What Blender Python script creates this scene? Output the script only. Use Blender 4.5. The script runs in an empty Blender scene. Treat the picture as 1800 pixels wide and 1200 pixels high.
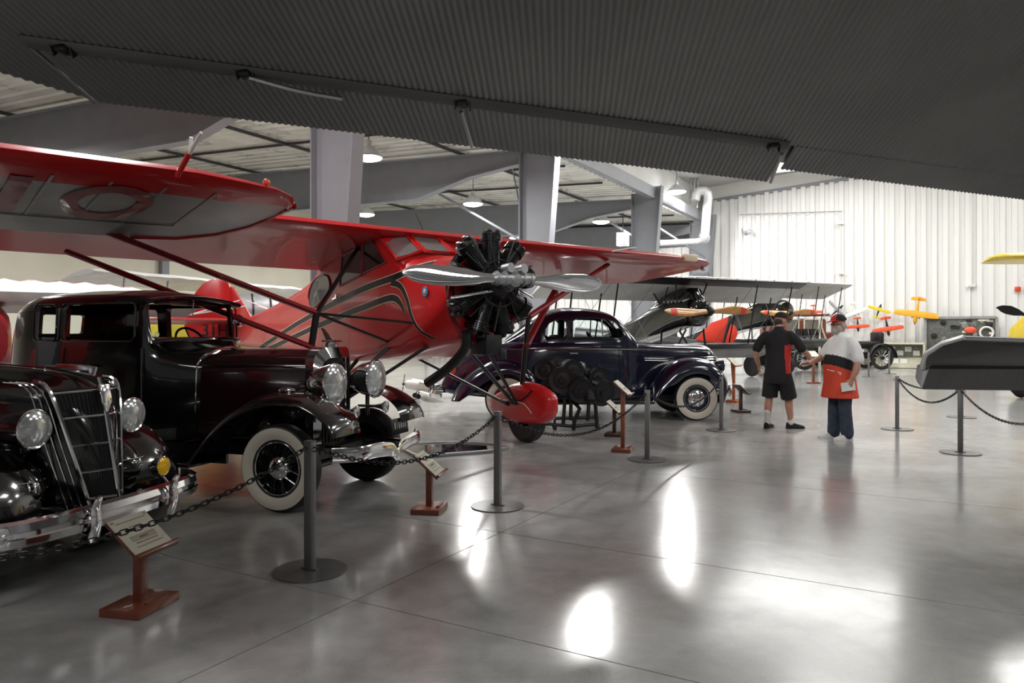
import bpy, bmesh, math, random
from mathutils import Vector, Matrix
random.seed(7)
S = bpy.context.scene
COL = S.collection
# ---------------------------------------------------------------- camera, world, exposure
F, HY, CH = 1290.0, 583.0, 1.5          # focal length in px (1800 wide frame), horizon row, eye height
cam = bpy.data.cameras.new('camera'); cam.sensor_width = 36.0; cam.lens = F / 1800 * 36
cam.shift_y = -(600 - HY) / 1800; cam.clip_start = 0.05; cam.clip_end = 200
co = bpy.data.objects.new('camera', cam); COL.objects.link(co)
co.location = (0, 0, CH); co.rotation_euler = (math.pi / 2, 0, 0); S.camera = co
w = bpy.data.worlds.new('world'); S.world = w; w.use_nodes = True
w.node_tree.nodes['Background'].inputs[0].default_value = (0.9, 0.95, 1, 1)
w.node_tree.nodes['Background'].inputs[1].default_value = 0.3
S.view_settings.view_transform = 'Standard'; S.view_settings.look = 'None'
S.view_settings.gamma = 1; S.view_settings.use_curve_mapping = False
S.view_settings.exposure = 0.0
LAMP_W = 700.0

BR = math.radians(-29.8)                   # the building is turned against the camera
UV_ = Vector((math.sin(-BR), math.cos(BR), 0)); VV_ = Vector((math.cos(BR), -math.sin(-BR), 0))
def BP(v, u, z=0): return VV_ * v + UV_ * u + Vector((0, 0, z))
def G(px, py):
    Y = F * CH / (py - HY); return Vector(((px - 900) / F * Y, Y, 0))
def P(px, py, Y): return Vector(((px - 900) / F * Y, Y, CH - (py - HY) / F * Y))

# ---------------------------------------------------------------- materials
MT = {}
def mat(name, col, rough=.5, metal=0., coat=0., var=.08, scale=6., bump=0., bscale=40., spec=.5, emit=0., alpha=1., trans=0., rvar=0., ior=1.5):
    if name in MT: return MT[name]
    m = bpy.data.materials.new(name); m.use_nodes = True; MT[name] = m
    nt = m.node_tree; b = nt.nodes['Principled BSDF']; L = nt.links.new
    b.inputs['Roughness'].default_value = rough; b.inputs['Metallic'].default_value = metal
    b.inputs['Coat Weight'].default_value = coat; b.inputs['Coat Roughness'].default_value = .03
    b.inputs['Specular IOR Level'].default_value = spec; b.inputs['IOR'].default_value = ior
    b.inputs['Transmission Weight'].default_value = trans; b.inputs['Alpha'].default_value = alpha
    tc = nt.nodes.new('ShaderNodeTexCoord'); nz = nt.nodes.new('ShaderNodeTexNoise')
    nz.inputs['Scale'].default_value = scale; nz.inputs['Detail'].default_value = 4; L(tc.outputs['Object'], nz.inputs['Vector'])
    rp = nt.nodes.new('ShaderNodeMapRange'); rp.inputs[3].default_value = 1 - var; rp.inputs[4].default_value = 1 + var; rp.inputs[1].default_value = .3; rp.inputs[2].default_value = .7
    L(nz.outputs['Fac'], rp.inputs[0])
    mx = nt.nodes.new('ShaderNodeVectorMath'); mx.operation = 'SCALE'; mx.inputs[0].default_value = col[:3]; L(rp.outputs[0], mx.inputs['Scale'])
    L(mx.outputs[0], b.inputs['Base Color'])
    if rvar:
        r2 = nt.nodes.new('ShaderNodeMapRange'); r2.inputs[1].default_value = .3; r2.inputs[2].default_value = .7
        r2.inputs[3].default_value = max(0, rough - rvar); r2.inputs[4].default_value = rough + rvar; L(nz.outputs['Fac'], r2.inputs[0]); L(r2.outputs[0], b.inputs['Roughness'])
    if bump:
        n2 = nt.nodes.new('ShaderNodeTexNoise'); n2.inputs['Scale'].default_value = bscale; n2.inputs['Detail'].default_value = 3; L(tc.outputs['Object'], n2.inputs['Vector'])
        bp = nt.nodes.new('ShaderNodeBump'); bp.inputs['Strength'].default_value = bump; bp.inputs['Distance'].default_value = .02; L(n2.outputs['Fac'], bp.inputs['Height']); L(bp.outputs[0], b.inputs['Normal'])
    if emit:
        b.inputs['Emission Color'].default_value = (*col[:3], 1); b.inputs['Emission Strength'].default_value = emit
    return m
M_ = lambda n: MT[n]
mat('white_panel', (.74, .74, .725), .45, var=.03, scale=1.5)
mat('white_liner', (.80, .80, .78), .6, var=.04, scale=1.)
mat('cream_wall', (.80, .76, .64), .7, var=.05, scale=.8)
mat('rear_wall', (.16, .16, .165), .8, var=.1, scale=1.)
mat('main_roof', (.45, .45, .44), .7, var=.1, scale=1.)
mat('dark_wall', (.20, .21, .225), .7, var=.08, scale=1.)
mat('steel_grey', (.24, .25, .275), .5, var=.05, scale=2.)
mat('roof_sheet', (.68, .67, .62), .34, metal=.25, var=.15, scale=1.2, rvar=.1)
mat('purlin_dark', (.05, .05, .055), .5)
mat('joint_dark', (.035, .035, .035), .9)
mat('black_paint', (.0035, .0033, .0035), .16, coat=1., var=.1)
mat('maroon_paint', (.012, .003, .004), .16, coat=1., var=.1)
mat('blue_paint', (.003, .006, .022), .15, coat=1., var=.1)
mat('chrome', (.82, .82, .83), .08, metal=1., var=.04)
mat('polished_alu', (.80, .81, .83), .05, metal=1., var=.05, scale=3.)
mat('dull_alu', (.42, .43, .44), .4, metal=.8, var=.12)
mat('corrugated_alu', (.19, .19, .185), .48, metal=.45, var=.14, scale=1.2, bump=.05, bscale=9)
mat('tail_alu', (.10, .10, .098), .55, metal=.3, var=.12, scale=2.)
mat('lit_edge', (.7, .7, .7), .4, metal=.4)
mat('rubber', (.012, .012, .012), .6, var=.15)
mat('whitewall', (.62, .58, .49), .6, var=.05)
mat('glass', (.9, .95, .95), .02, trans=1., var=0., ior=1.08, spec=.5)
mat('lens_glass', (.62, .64, .64), .12, metal=.55, var=.25, scale=18.)
mat('amber_glass', (.75, .42, .02), .1, metal=.2, var=.2, scale=15, emit=.12)
mat('red_paint', (.52, .012, .014), .3, coat=.35, var=.08, scale=2.)
mat('red_fabric', (.46, .013, .015), .35, coat=.25, var=.1, scale=2.)
mat('red_dark', (.22, .010, .014), .4, coat=.3, var=.12)
mat('silver_fabric', (.36, .37, .365), .36, metal=.35, var=.18, scale=2.2, bump=.12, bscale=3.)
mat('grey_fabric', (.60, .60, .585), .6, var=.12, scale=2.)
mat('white_fabric', (.72, .71, .69), .5, var=.06)
mat('black_metal', (.010, .010, .011), .32, coat=.3, var=.3, scale=14.)
mat('black_satin', (.008, .008, .009), .42, var=.15)
mat('engine_grey', (.022, .022, .023), .5, metal=.4, var=.35, scale=12.)
mat('cream_line', (.72, .58, .40), .4)
mat('dark_glass', (.012, .013, .015), .06, coat=.6, var=.1, alpha=.88)
mat('grey_glass', (.22, .22, .21), .08, coat=.5, var=.1, alpha=.62)
mat('wood_red', (.17, .042, .018), .38, coat=.3, var=.25, scale=9.)
mat('wood_orange', (.42, .10, .025), .4, coat=.3, var=.2, scale=9.)
mat('wood_dark', (.055, .022, .012), .5, var=.25, scale=9.)
mat('prop_wood', (.50, .23, .045), .28, coat=.6, var=.18, scale=7.)
mat('plaque', (.62, .60, .48), .35, var=.04)
mat('ink', (.34, .32, .25), .6)
mat('post_steel', (.20, .20, .195), .42, metal=.55, var=.06)
mat('base_plate', (.15, .15, .148), .3, metal=.3, var=.08)
mat('chain_black', (.012, .012, .012), .45, metal=.4)
mat('lamp_shell', (.65, .66, .67), .3, metal=.6)
mat('lamp_lens', (1., 1., .98), .4, emit=14.)
mat('duct_white', (.80, .80, .80), .3, metal=.2)
mat('yellow', (.70, .52, .03), .4, coat=.3)
mat('orange', (.80, .38, .02), .4, coat=.3)
mat('red_orange', (.70, .08, .03), .4, coat=.3)
mat('tail_red', (.65, .045, .022), .42, var=.08)
mat('model_white', (.75, .73, .68), .4)
mat('skin', (.46, .24, .17), .5, var=.08)
mat('cloth_black', (.010, .010, .011), .85, var=.2, scale=20, bump=.2, bscale=30)
mat('cloth_red', (.48, .022, .02), .8, var=.1, bump=.15, bscale=30)
mat('cloth_orange', (.62, .06, .025), .75, var=.1, bump=.15, bscale=30)
mat('cloth_white', (.82, .82, .81), .8, var=.05, bump=.2, bscale=25)
mat('denim', (.028, .040, .065), .85, var=.25, scale=15, bump=.2, bscale=30)
mat('sock', (.66, .66, .64), .9); mat('hair_white', (.42, .40, .38), .8, bump=.4, bscale=90); mat('hair_dark', (.06, .04, .03), .8)
mat('shoe_white', (.62, .62, .60), .6); mat('paper', (.75, .75, .72), .6)
mat('seat_brown', (.035, .028, .025), .8); mat('gold', (.6, .40, .08), .25, metal=.9)
mat('brown_varnish', (.16, .035, .02), .3, coat=.5, var=.2)
mat('blue_badge', (.05, .25, .42), .4); mat('cabinet_cream', (.62, .60, .48), .5)
mat('photo_grey', (.14, .15, .13), .5, var=.6, scale=14)
mat('green_grey', (.085, .09, .078), .4, var=.4, scale=12); mat('dark_red_light', (.5, .02, .01), .3, emit=.3)

# polished concrete: mottled colour, gloss varying with the same clouds
def concrete():
    m = bpy.data.materials.new('polished_concrete'); m.use_nodes = True; MT['concrete'] = m
    nt = m.node_tree; b = nt.nodes['Principled BSDF']; L = nt.links.new
    g = nt.nodes.new('ShaderNodeNewGeometry')
    def noise(s, d, dist=0.):
        n = nt.nodes.new('ShaderNodeTexNoise'); n.inputs['Scale'].default_value = s; n.inputs['Detail'].default_value = d; n.inputs['Distortion'].default_value = dist
        L(g.outputs['Position'], n.inputs['Vector']); return n.outputs['Fac']
    n1, n2, n3 = noise(.75, 6, .8), noise(5., 5, .4), noise(60, 2)
    a = nt.nodes.new('ShaderNodeMath'); a.operation = 'MULTIPLY_ADD'; a.inputs[1].default_value = .35; L(n2, a.inputs[0]); L(n1, a.inputs[2])
    c = nt.nodes.new('ShaderNodeMath'); c.operation = 'MULTIPLY_ADD'; c.inputs[1].default_value = .12; L(n3, c.inputs[0]); L(a.outputs[0], c.inputs[2])
    r = nt.nodes.new('ShaderNodeValToRGB'); L(c.outputs[0], r.inputs[0])
    e = r.color_ramp.elements; e[0].position = .45; e[0].color = (.155, .155, .152, 1); e[1].position = 1.0; e[1].color = (.46, .46, .45, 1)
    L(r.outputs[0], b.inputs['Base Color'])
    q = nt.nodes.new('ShaderNodeMapRange'); q.inputs[1].default_value = .35; q.inputs[2].default_value = .95; q.inputs[3].default_value = .24; q.inputs[4].default_value = .11
    L(a.outputs[0], q.inputs[0]); L(q.outputs[0], b.inputs['Roughness'])
    b.inputs['Specular IOR Level'].default_value = .75
    bp = nt.nodes.new('ShaderNodeBump'); bp.inputs['Strength'].default_value = .03; bp.inputs['Distance'].default_value = .02; L(n2, bp.inputs['Height']); L(bp.outputs[0], b.inputs['Normal'])
    return m
concrete()

# ---------------------------------------------------------------- geometry helpers
def tag(o, label=None, cat=None, group=None, kind=None):
    if label: o['label'] = label
    if cat: o['category'] = cat
    if group: o['group'] = group
    if kind: o['kind'] = kind
    return o
def empty(name, loc=(0, 0, 0), rz=0., label=None, cat=None, group=None, parent=None):
    o = bpy.data.objects.new(name, None); COL.objects.link(o); o.location = loc; o.rotation_euler = (0, 0, rz); o.empty_display_size = .1
    o.parent = parent
    return tag(o, label, cat, group)
def copy_tree(o, parent=None):
    c = o.copy(); COL.objects.link(c); c.parent = parent
    for ch in list(o.children): copy_tree(ch, c)
    return c
def frame_of(d):
    d = Vector(d).normalized(); a = Vector((0, 0, 1)) if abs(d.z) < .9 else Vector((1, 0, 0))
    x = d.cross(a).normalized(); return x, d.cross(x).normalized(), d
def catmull(pts, n=6, closed=False):
    pts = [Vector(p) for p in pts]; out = []; N = len(pts)
    rng = range(N if closed else N - 1)
    for i in rng:
        g = (lambda k: pts[k % N]) if closed else (lambda k: pts[min(max(k, 0), N - 1)])
        p0, p1, p2, p3 = g(i - 1), g(i), g(i + 1), g(i + 2)
        for k in range(n):
            t = k / n
            out.append(.5 * ((2 * p1) + (p2 - p0) * t + (2 * p0 - 5 * p1 + 4 * p2 - p3) * t * t + (3 * p1 - p0 - 3 * p2 + p3) * t ** 3))
    if not closed: out.append(pts[-1])
    return out
class MB:
    def __init__(s): s.v = []; s.f = []
    def add(s, vs, fs):
        o = len(s.v); s.v += [tuple(v) for v in vs]; s.f += [tuple(i + o for i in f) for f in fs]; return s
    def box(s, c, d, rot=None):
        c = Vector(c); d = Vector(d) / 2; R = rot.to_3x3() if rot else None
        vs = []
        for z in (-1, 1):
            for y in (-1, 1):
                for x in (-1, 1):
                    p = Vector((x * d.x, y * d.y, z * d.z)); vs.append(c + (R @ p if R else p))
        return s.add(vs, [(0, 2, 3, 1), (4, 5, 7, 6), (0, 1, 5, 4), (2, 6, 7, 3), (0, 4, 6, 2), (1, 3, 7, 5)])
    def bar(s, p0, p1, w, h, up=(0, 0, 1)):
        p0, p1 = Vector(p0), Vector(p1); d = (p1 - p0).normalized(); x = d.cross(Vector(up))
        if x.length < 1e-4: x = d.cross(Vector((1, 0, 0)))
        x.normalize(); y = x.cross(d); vs = []
        for p in (p0, p1):
            for a, b in ((-1, -1), (1, -1), (1, 1), (-1, 1)): vs.append(p + x * a * w / 2 + y * b * h / 2)
        return s.add(vs, [(3, 2, 1, 0), (4, 5, 6, 7), (0, 1, 5, 4), (1, 2, 6, 5), (2, 3, 7, 6), (3, 0, 4, 7)])
    def rings(s, R, closed=False, caps=True):
        n = len(R[0]); vs = [p for r in R for p in r]; fs = []; m = len(R)
        for i in range(m if closed else m - 1):
            a, b = i * n, ((i + 1) % m) * n
            for k in range(n): fs.append((a + k, a + (k + 1) % n, b + (k + 1) % n, b + k))
        if caps and not closed: fs += [tuple(range(n))[::-1], tuple(range((m - 1) * n, m * n))]
        return s.add(vs, fs)
    def grid(s, R):
        n = len(R[0]); return s.add([p for r in R for p in r], [(i * n + k, i * n + k + 1, (i + 1) * n + k + 1, (i + 1) * n + k) for i in range(len(R) - 1) for k in range(n - 1)])
    def cyl(s, p0, p1, r0, r1=None, n=12, caps=True):
        p0, p1 = Vector(p0), Vector(p1); r1 = r0 if r1 is None else r1; x, y, d = frame_of(p1 - p0)
        return s.rings([[p + x * (r * math.cos(2 * math.pi * k / n)) + y * (r * math.sin(2 * math.pi * k / n)) for k in range(n)] for p, r in ((p0, r0), (p1, r1))], caps=caps)
    def lathe(s, prof, o, ax, n=24, caps=False):
        o = Vector(o); x, y, d = frame_of(ax)
        return s.rings([[o + d * h + x * (r * math.cos(2 * math.pi * k / n)) + y * (r * math.sin(2 * math.pi * k / n)) for k in range(n)] for r, h in prof], caps=caps)
    def tube(s, pts, r, n=8, closed=False, flat=1.):
        pts = [Vector(p) for p in pts]; N = len(pts); R = []; px = None
        for i, p in enumerate(pts):
            if closed: d = pts[(i + 1) % N] - pts[i - 1]
            else: d = pts[min(i + 1, N - 1)] - pts[max(i - 1, 0)]
            d.normalize()
            if px is None: px, _, _ = frame_of(d)
            px = (px - d * px.dot(d)).normalized(); py = d.cross(px)
            rr = r[i] if isinstance(r, (list, tuple)) else r
            R.append([p + px * (rr * math.cos(2 * math.pi * k / n)) + py * (rr * flat * math.sin(2 * math.pi * k / n)) for k in range(n)])
        return s.rings(R, closed=closed)
    def ell(s, c, r, n=16, m=10, rot=None):
        c = Vector(c); r = Vector(r) if hasattr(r, '__len__') else Vector((r, r, r)); R = []
        for i in range(1, m):
            t = math.pi * i / m; ring = []
            for k in range(n):
                a = 2 * math.pi * k / n; p = Vector((r.x * math.sin(t) * math.cos(a), r.y * math.sin(t) * math.sin(a), -r.z * math.cos(t)))
                ring.append(c + (rot.to_3x3() @ p if rot else p))
            R.append(ring)
        o = len(s.v); s.rings(R, caps=False)
        q = lambda z: c + (rot.to_3x3() @ Vector((0, 0, z)) if rot else Vector((0, 0, z)))
        b, t_ = q(-r.z), q(r.z); s.v += [tuple(b), tuple(t_)]; ib = len(s.v) - 2
        for k in range(n):
            s.f.append((ib, o + (k + 1) % n, o + k)); s.f.append((ib + 1, o + (m - 2) * n + k, o + (m - 2) * n + (k + 1) % n))
        return s
    def prism(s, poly, ext):
        poly = [Vector(p) for p in poly]; ext = Vector(ext); n = len(poly)
        return s.add(poly + [p + ext for p in poly], [tuple(range(n))[::-1], tuple(range(n, 2 * n))] + [(k, (k + 1) % n, n + (k + 1) % n, n + k) for k in range(n)])
    def torus(s, c, ax, R, r, n=24, m=8):
        c = Vector(c); x, y, d = frame_of(ax)
        return s.rings([[c + (x * math.cos(a) + y * math.sin(a)) * (R + r * math.cos(2 * math.pi * k / m)) + d * r * math.sin(2 * math.pi * k / m) for k in range(m)] for a in [2 * math.pi * i / n for i in range(n)]], closed=True)
    def xf(s, M):
        s.v = [tuple(M @ Vector(v)) for v in s.v]; return s
    def mesh(s, name, smooth=35, bevel=0., fix=True):
        me = bpy.data.meshes.new(name); me.from_pydata(s.v, [], s.f)
        if fix or bevel:
            bm = bmesh.new(); bm.from_mesh(me)
            if bevel:
                ed = [e for e in bm.edges if len(e.link_faces) == 2 and e.calc_face_angle(0) > .5]
                bmesh.ops.bevel(bm, geom=ed, offset=bevel, segments=2, profile=.5, affect='EDGES', clamp_overlap=True)
            if fix: bmesh.ops.recalc_face_normals(bm, faces=bm.faces)
            bm.to_mesh(me); bm.free()
        if smooth:
            me.polygons.foreach_set('use_smooth', [True] * len(me.polygons)); me.set_sharp_from_angle(angle=math.radians(smooth))
        me.update(); return me
    def build(s, name, m, parent=None, smooth=35, bevel=0., loc=None, rot=None):
        me = s.mesh(name, smooth, bevel); me.materials.append(MT[m] if isinstance(m, str) else m)
        o = bpy.data.objects.new(name, me); COL.objects.link(o); o.parent = parent
        if loc is not None: o.location = loc
        if rot is not None: o.rotation_euler = rot
        return o
def apply_mods(o):
    dg = bpy.context.evaluated_depsgraph_get(); dg.update()
    me = bpy.data.meshes.new_from_object(o.evaluated_get(dg)); o.modifiers.clear(); old = o.data; o.data = me
    bpy.data.meshes.remove(old); return o
def cut(o, cutters, thick=0.):
    if thick:
        md = o.modifiers.new('s', 'SOLIDIFY'); md.thickness = thick; md.offset = -1; apply_mods(o)
    for cm in cutters:
        c = cm.build('cutter', 'joint_dark', o.parent, smooth=None)
        md = o.modifiers.new('b', 'BOOLEAN'); md.operation = 'DIFFERENCE'; md.object = c; md.solver = 'EXACT'
        bpy.context.view_layer.update(); apply_mods(o); bpy.data.objects.remove(c)
    me = o.data; me.polygons.foreach_set('use_smooth', [True] * len(me.polygons)); me.set_sharp_from_angle(angle=math.radians(35))
    return o
def rsec(x, w, z0, z1, rt=.1, rb=.05, wt=None, cr=0., n=5, nt=6):
    """rounded box section in the y-z plane at x; wt = half width at the top, cr = crown of the roof"""
    wt = w if wt is None else wt; pts = []
    rb = min(rb, w * .95, (z1 - z0) * .45); rt = min(rt, wt * .95, (z1 - z0) * .5)
    def arc(cy, cz, r, a0, a1):
        for k in range(n):
            a = a0 + (a1 - a0) * k / (n - 1); pts.append((x, cy + r * math.cos(a), cz + r * math.sin(a)))
    arc(w - rb, z0 + rb, rb, -math.pi / 2, 0)
    arc(wt - rt, z1 - cr - rt, rt, 0, math.pi / 2)
    for k in range(1, nt):
        y = (wt - rt) * (1 - 2 * k / nt); pts.append((x, y, z1 - cr * (y / max(wt - rt, 1e-3)) ** 2))
    arc(-wt + rt, z1 - cr - rt, rt, math.pi / 2, math.pi)
    arc(-w + rb, z0 + rb, rb, math.pi, 1.5 * math.pi)
    return [Vector(p) for p in pts]
def rrect(cx, cy, hw, hh, r, n=5):
    out = []
    for sx, sy, a0 in ((1, -1, -90), (1, 1, 0), (-1, 1, 90), (-1, -1, 180)):
        for k in range(n):
            a = math.radians(a0 + 90 * k / (n - 1)); out.append((cx + sx * (hw - r) + r * math.cos(a), cy + sy * (hh - r) + r * math.sin(a)))
    return out
def lerp_tab(tab, x):
    if x <= tab[0][0]: return tab[0][1:]
    for a, b in zip(tab, tab[1:]):
        if x <= b[0]:
            t = (x - a[0]) / (b[0] - a[0]); return tuple(p + (q - p) * t for p, q in zip(a[1:], b[1:]))
    return tab[-1][1:]
def smooth_tab(tab, n=5):
    return [tuple(v) for v in _cm(tab, n)]
def _cm(tab, n):
    N = len(tab); out = []
    for i in range(N - 1):
        p0, p1, p2, p3 = (tab[max(i - 1, 0)], tab[i], tab[i + 1], tab[min(i + 2, N - 1)])
        for k in range(n):
            t = k / n
            out.append([.5 * (2 * b + (c - a) * t + (2 * a - 5 * b + 4 * c - d) * t * t + (3 * b - a - 3 * c + d) * t ** 3) for a, b, c, d in zip(p0, p1, p2, p3)])
    out.append(list(tab[-1])); return out
# ---------------------------------------------------------------- the hall
BW = (0, 0, BR)
def struct(name, mb, m, parent=None, smooth=None, bevel=0.):
    o = mb.build(name, m, parent, smooth=smooth, bevel=bevel)
    if parent is None:
        o.rotation_euler = BW; tag(o, kind='structure')
    return o
VL, VR, UB, UF, VC = -26., 17., -13., 35., -9.5
fl = struct('floor', MB().box(((VL + VR) / 2, (UB + UF) / 2, -.06), (VR - VL, UF - UB, .1)), 'joint_dark')
tag(fl, 'grey polished concrete floor with saw cut joints', 'floor')
vc = [VL, -19.2, -13.8, -8.3, -2.8, 3.2, 10., VR]; uc = [UB, -7., -2.4, .4, 3.12, 4.72, 7.5, 10.4, 13.4, 16.4, 20., 24., 28., 32., UF]
for a, b in zip(vc, vc[1:]):
    for c, d in zip(uc, uc[1:]):
        g = .004
        struct('slab', MB().box(((a + b) / 2, (c + d) / 2, -.01), (b - a - 2 * g, d - c - 2 * g, .02)), 'concrete', fl)
def roof_main(v): return 8.35 + .075 * (v - VC)
def liner_top(v): return 7.65 + .075 * (v - VC)
def roof_left(v): return 6.75 + .045 * (VC - v)
# ribbed metal panels, one object for each sheet
def panel_mesh(wd, h, ribs=3):
    mb = MB(); p = wd / ribs; xs = []
    for k in range(ribs):
        o = k * p; xs += [(o, 0), (o + p * .42, 0), (o + p * .48, -.09), (o + p * .94, -.09)]
    xs.append((wd, 0)); mb.grid([[Vector((x, y, 0)) for x, y in xs], [Vector((x, y, h)) for x, y in xs]])
    return mb
wb = struct('wall_back', MB().box(((VC - .6 + VR) / 2, UF + .1, 5.2), (VR - VC + .6, .12, 10.4)), 'white_liner')
tag(wb, 'tall white ribbed metal end wall', 'wall')
PW = 1.17; v = VC + .3; pm = panel_mesh(PW, 1.).mesh('panel', None); pm.materials.append(MT['white_panel'])
while v < VR - .2:
    o = bpy.data.objects.new('panel', pm); COL.objects.link(o); o.parent = wb; o.location = (v, UF, .0); o.scale = (1, 1, liner_top(v + PW / 2)); v += PW + .004
struct('rake_trim', MB().bar((VC, UF - .03, liner_top(VC) + .03), (VR, UF - .03, liner_top(VR) + .03), .1, .16), 'steel_grey', wb)
wf = struct('wall_far', MB().box(((VL + VC) / 2, UF + .1, 4.), (VC - VL, .12, 8.)), 'dark_wall'); tag(wf, 'grey end wall of the side bay with white ribbed lower panels', 'wall')
v = VL + .2
while v < VC - .6:
    o = bpy.data.objects.new('panel', pm); COL.objects.link(o); o.parent = wf; o.location = (v, UF, 0); o.scale = (1, 1, 5.6); v += PW + .004
wl = struct('wall_left', MB().box((VL - .05, (UB + UF) / 2, 4.), (.1, UF - UB, 8.)), 'cream_wall'); tag(wl, 'cream side wall behind the aircraft', 'wall')
for u in (2, 10.1, 18, 26.8): struct('wall_post', MB().box((VL + .12, u, 3.6), (.25, .3, 7.2)), 'steel_grey', wl)
tag(struct('wall_right', MB().box((VR + .05, (UB + UF) / 2, 5.), (.1, UF - UB, 10.)), 'rear_wall'), 'grey side wall beyond the tail', 'wall')
tag(struct('wall_rear', MB().box(((VL + VR) / 2, UB - .05, 5.), (VR - VL, .1, 10.)), 'rear_wall'), 'grey wall behind the visitor', 'wall')
tag(struct('wall_clerestory', MB().box((VC - .3, (UB + UF) / 2, 8.), (.08, UF - UB, 2.2)), 'white_liner'), 'white upper wall above the column row', 'wall')
cl = struct('ceiling', MB().add([(VC - .4, UB, roof_main(VC)), (VR, UB, roof_main(VR)), (VR, UF + .2, roof_main(VR)), (VC - .4, UF + .2, roof_main(VC))], [(0, 1, 2, 3)]), 'main_roof'); tag(cl, 'pale insulated roof over the main hall', 'ceiling')
mb = MB(); ys = []; u = UB
while u < UF:
    ys += [(u, 0), (u + .2, 0), (u + .24, .045), (u + .36, .045), (u + .4, 0)]; u += .4
mb.grid([[Vector((v, u, roof_left(v) + dz)) for u, dz in ys] for v in (VL, VC - .3)])
cs = struct('ceiling_side', mb, 'roof_sheet'); tag(cs, 'bright corrugated metal roof over the side bay', 'ceiling')
for v in (-12.2, -16.4, -21.):
    struct('purlin', MB().bar((v, UB, roof_left(v) - .07), (v, UF, roof_left(v) - .07), .05, .09), 'purlin_dark', cs)
for u in (-3., 2.6, 5.3, 7.9, 12.6, 15.4, 20.8, 23.8, 29.4, 32.):
    struct('purlin', MB().bar((VL, u, roof_left(VL) - .05), (VC - .5, u, roof_left(VC) - .05), .05, .07), 'purlin_dark', cs)
# rigid frames: tapered column, haunched rafter, eave strut
def ibeam_col(u):
    c = struct('steel_column', MB().prism([(VC - .48, u - .012, 0), (VC + .1, u - .012, 0), (VC + .66, u - .012, 7.0), (VC - .48, u - .012, 7.0)], (0, .024, 0)), 'steel_grey')
    tag(c, 'tapered grey steel column of the roof frame', 'column', 'steel columns along the hall')
    struct('flange', MB().box((VC - .49, u, 3.5), (.03, .32, 7.)), 'steel_grey', c)
    struct('flange', MB().bar((VC + .115, u, 0), (VC + .675, u, 7.), .32, .03, up=(1, 0, 0)), 'steel_grey', c)
    struct('base_plate', MB().box((VC - .15, u, .015), (.9, .45, .03)), 'steel_grey', c)
    return c
def rafter(u):
    top = [(v, roof_left(v) - .2) for v in (VC - .45, -16., VL)]
    bot = [(VL, 5.75), (-13.6, 5.52), (-11.7, 6.0), (VC - .45, 6.2)]
    r = struct('rafter', MB().prism([(v, u - .012, z) for v, z in top + bot], (0, .024, 0)), 'steel_grey'); tag(r, 'deep grey steel roof rafter with a haunched lower edge', 'beam', 'roof rafters of the side bay')
    for a, b in list(zip(bot, bot[1:])) + list(zip(top, top[1:])):
        struct('flange', MB().bar((a[0], u, a[1]), (b[0], u, b[1]), .28, .025), 'steel_grey', r)
    return r
for u in (-6.5, 1.8, 10.1, 18., 26.8, 34.6): ibeam_col(u); rafter(u)
es = struct('eave_strut', MB().bar((VC + .3, UB, 6.75), (VC + .3, UF, 6.75), .25, .42), 'steel_grey'); tag(es, 'grey steel strut running along the column heads', 'beam')
for a, b in ((18., 26.8), (26.8, 34.6)):
    tag(struct('brace_rod', MB().cyl((VC - .9, a, 6.6), (VC - 5.5, b, 6.9), .025, n=6), 'purlin_dark'), 'thin dark diagonal bracing rod under the side roof', 'rod', 'roof bracing rods')
for u0 in (21., 27.5, 30.): 
    tag(struct('cross_brace', MB().bar((-16. + (u0 - 21) * .5, u0, 6.9), (-13.5 + (u0 - 21) * .5, u0 + 3.5, 4.9), .08, .08), 'steel_grey'), 'slanting grey brace below the side roof', 'brace', 'slanting roof braces')
# ---------------------------------------------------------------- high bay lamps
def lamp(v, u, z, ztop, name, label, group, power=1., r=.36):
    p = BP(v, u, z); t = empty('high_bay_lamp', p, BR, label, 'lamp', group)
    MB().lathe([(.08, .30), (.15, .28), (r * .75, .16), (r, .03), (r * 1.02, 0), (r * .97, .0), (r * .7, .14), (.05, .26)], (0, 0, 0), (0, 0, 1), 28).build('reflector', 'lamp_shell', t)
    MB().lathe([(r * .94, 0.), (r * .9, -.04), (r * .5, -.085), (.001, -.1)], (0, 0, .01), (0, 0, 1), 24).build('lens', 'lamp_lens', t)
    MB().cyl((0, 0, .28), (0, 0, ztop - z), .012, n=6).build('hanger_rod', 'purlin_dark', t)
    MB().lathe([(.001, .46), (.07, .46), (.08, .44), (.08, .30), (.001, .29)], (0, 0, 0), (0, 0, 1), 14).build('ballast_housing', 'lamp_shell', t)
    l = bpy.data.lights.new('lamp_light', 'AREA'); l.shape = 'DISK'; l.size = r * 1.7; l.energy = LAMP_W * power; l.color = (1, .98, .95)
    lo = bpy.data.objects.new('lamp_light', l); COL.objects.link(lo); lo.parent = t; lo.location = (0, 0, -.11)
    return t
for v, u, lb in ((-12.8, 14.8, 'oval bay lamp glowing beside the steel column behind the red wing root'), (-19.1, 21.9, 'oval bay lamp under the second rafter beside the first column'), (-11.9, 28.2, 'oval bay lamp glowing between the second and third steel columns'), (-14.2, 22., 'oval bay lamp hanging before the second steel column'), (-20., 9., 'oval bay lamp above the red ribbed aircraft'), (-17.5, 31., 'oval bay lamp near the far end of the side bay'), (-15.5, 3., 'oval bay lamp above the silver and red wing'), (-10.7, 12.9, 'oval bay lamp close above the red cabin plane, beside the first column')):
    lamp(v, u, 6.05, roof_left(v), 'l', lb, 'lamps of the side bay', .46)
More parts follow.
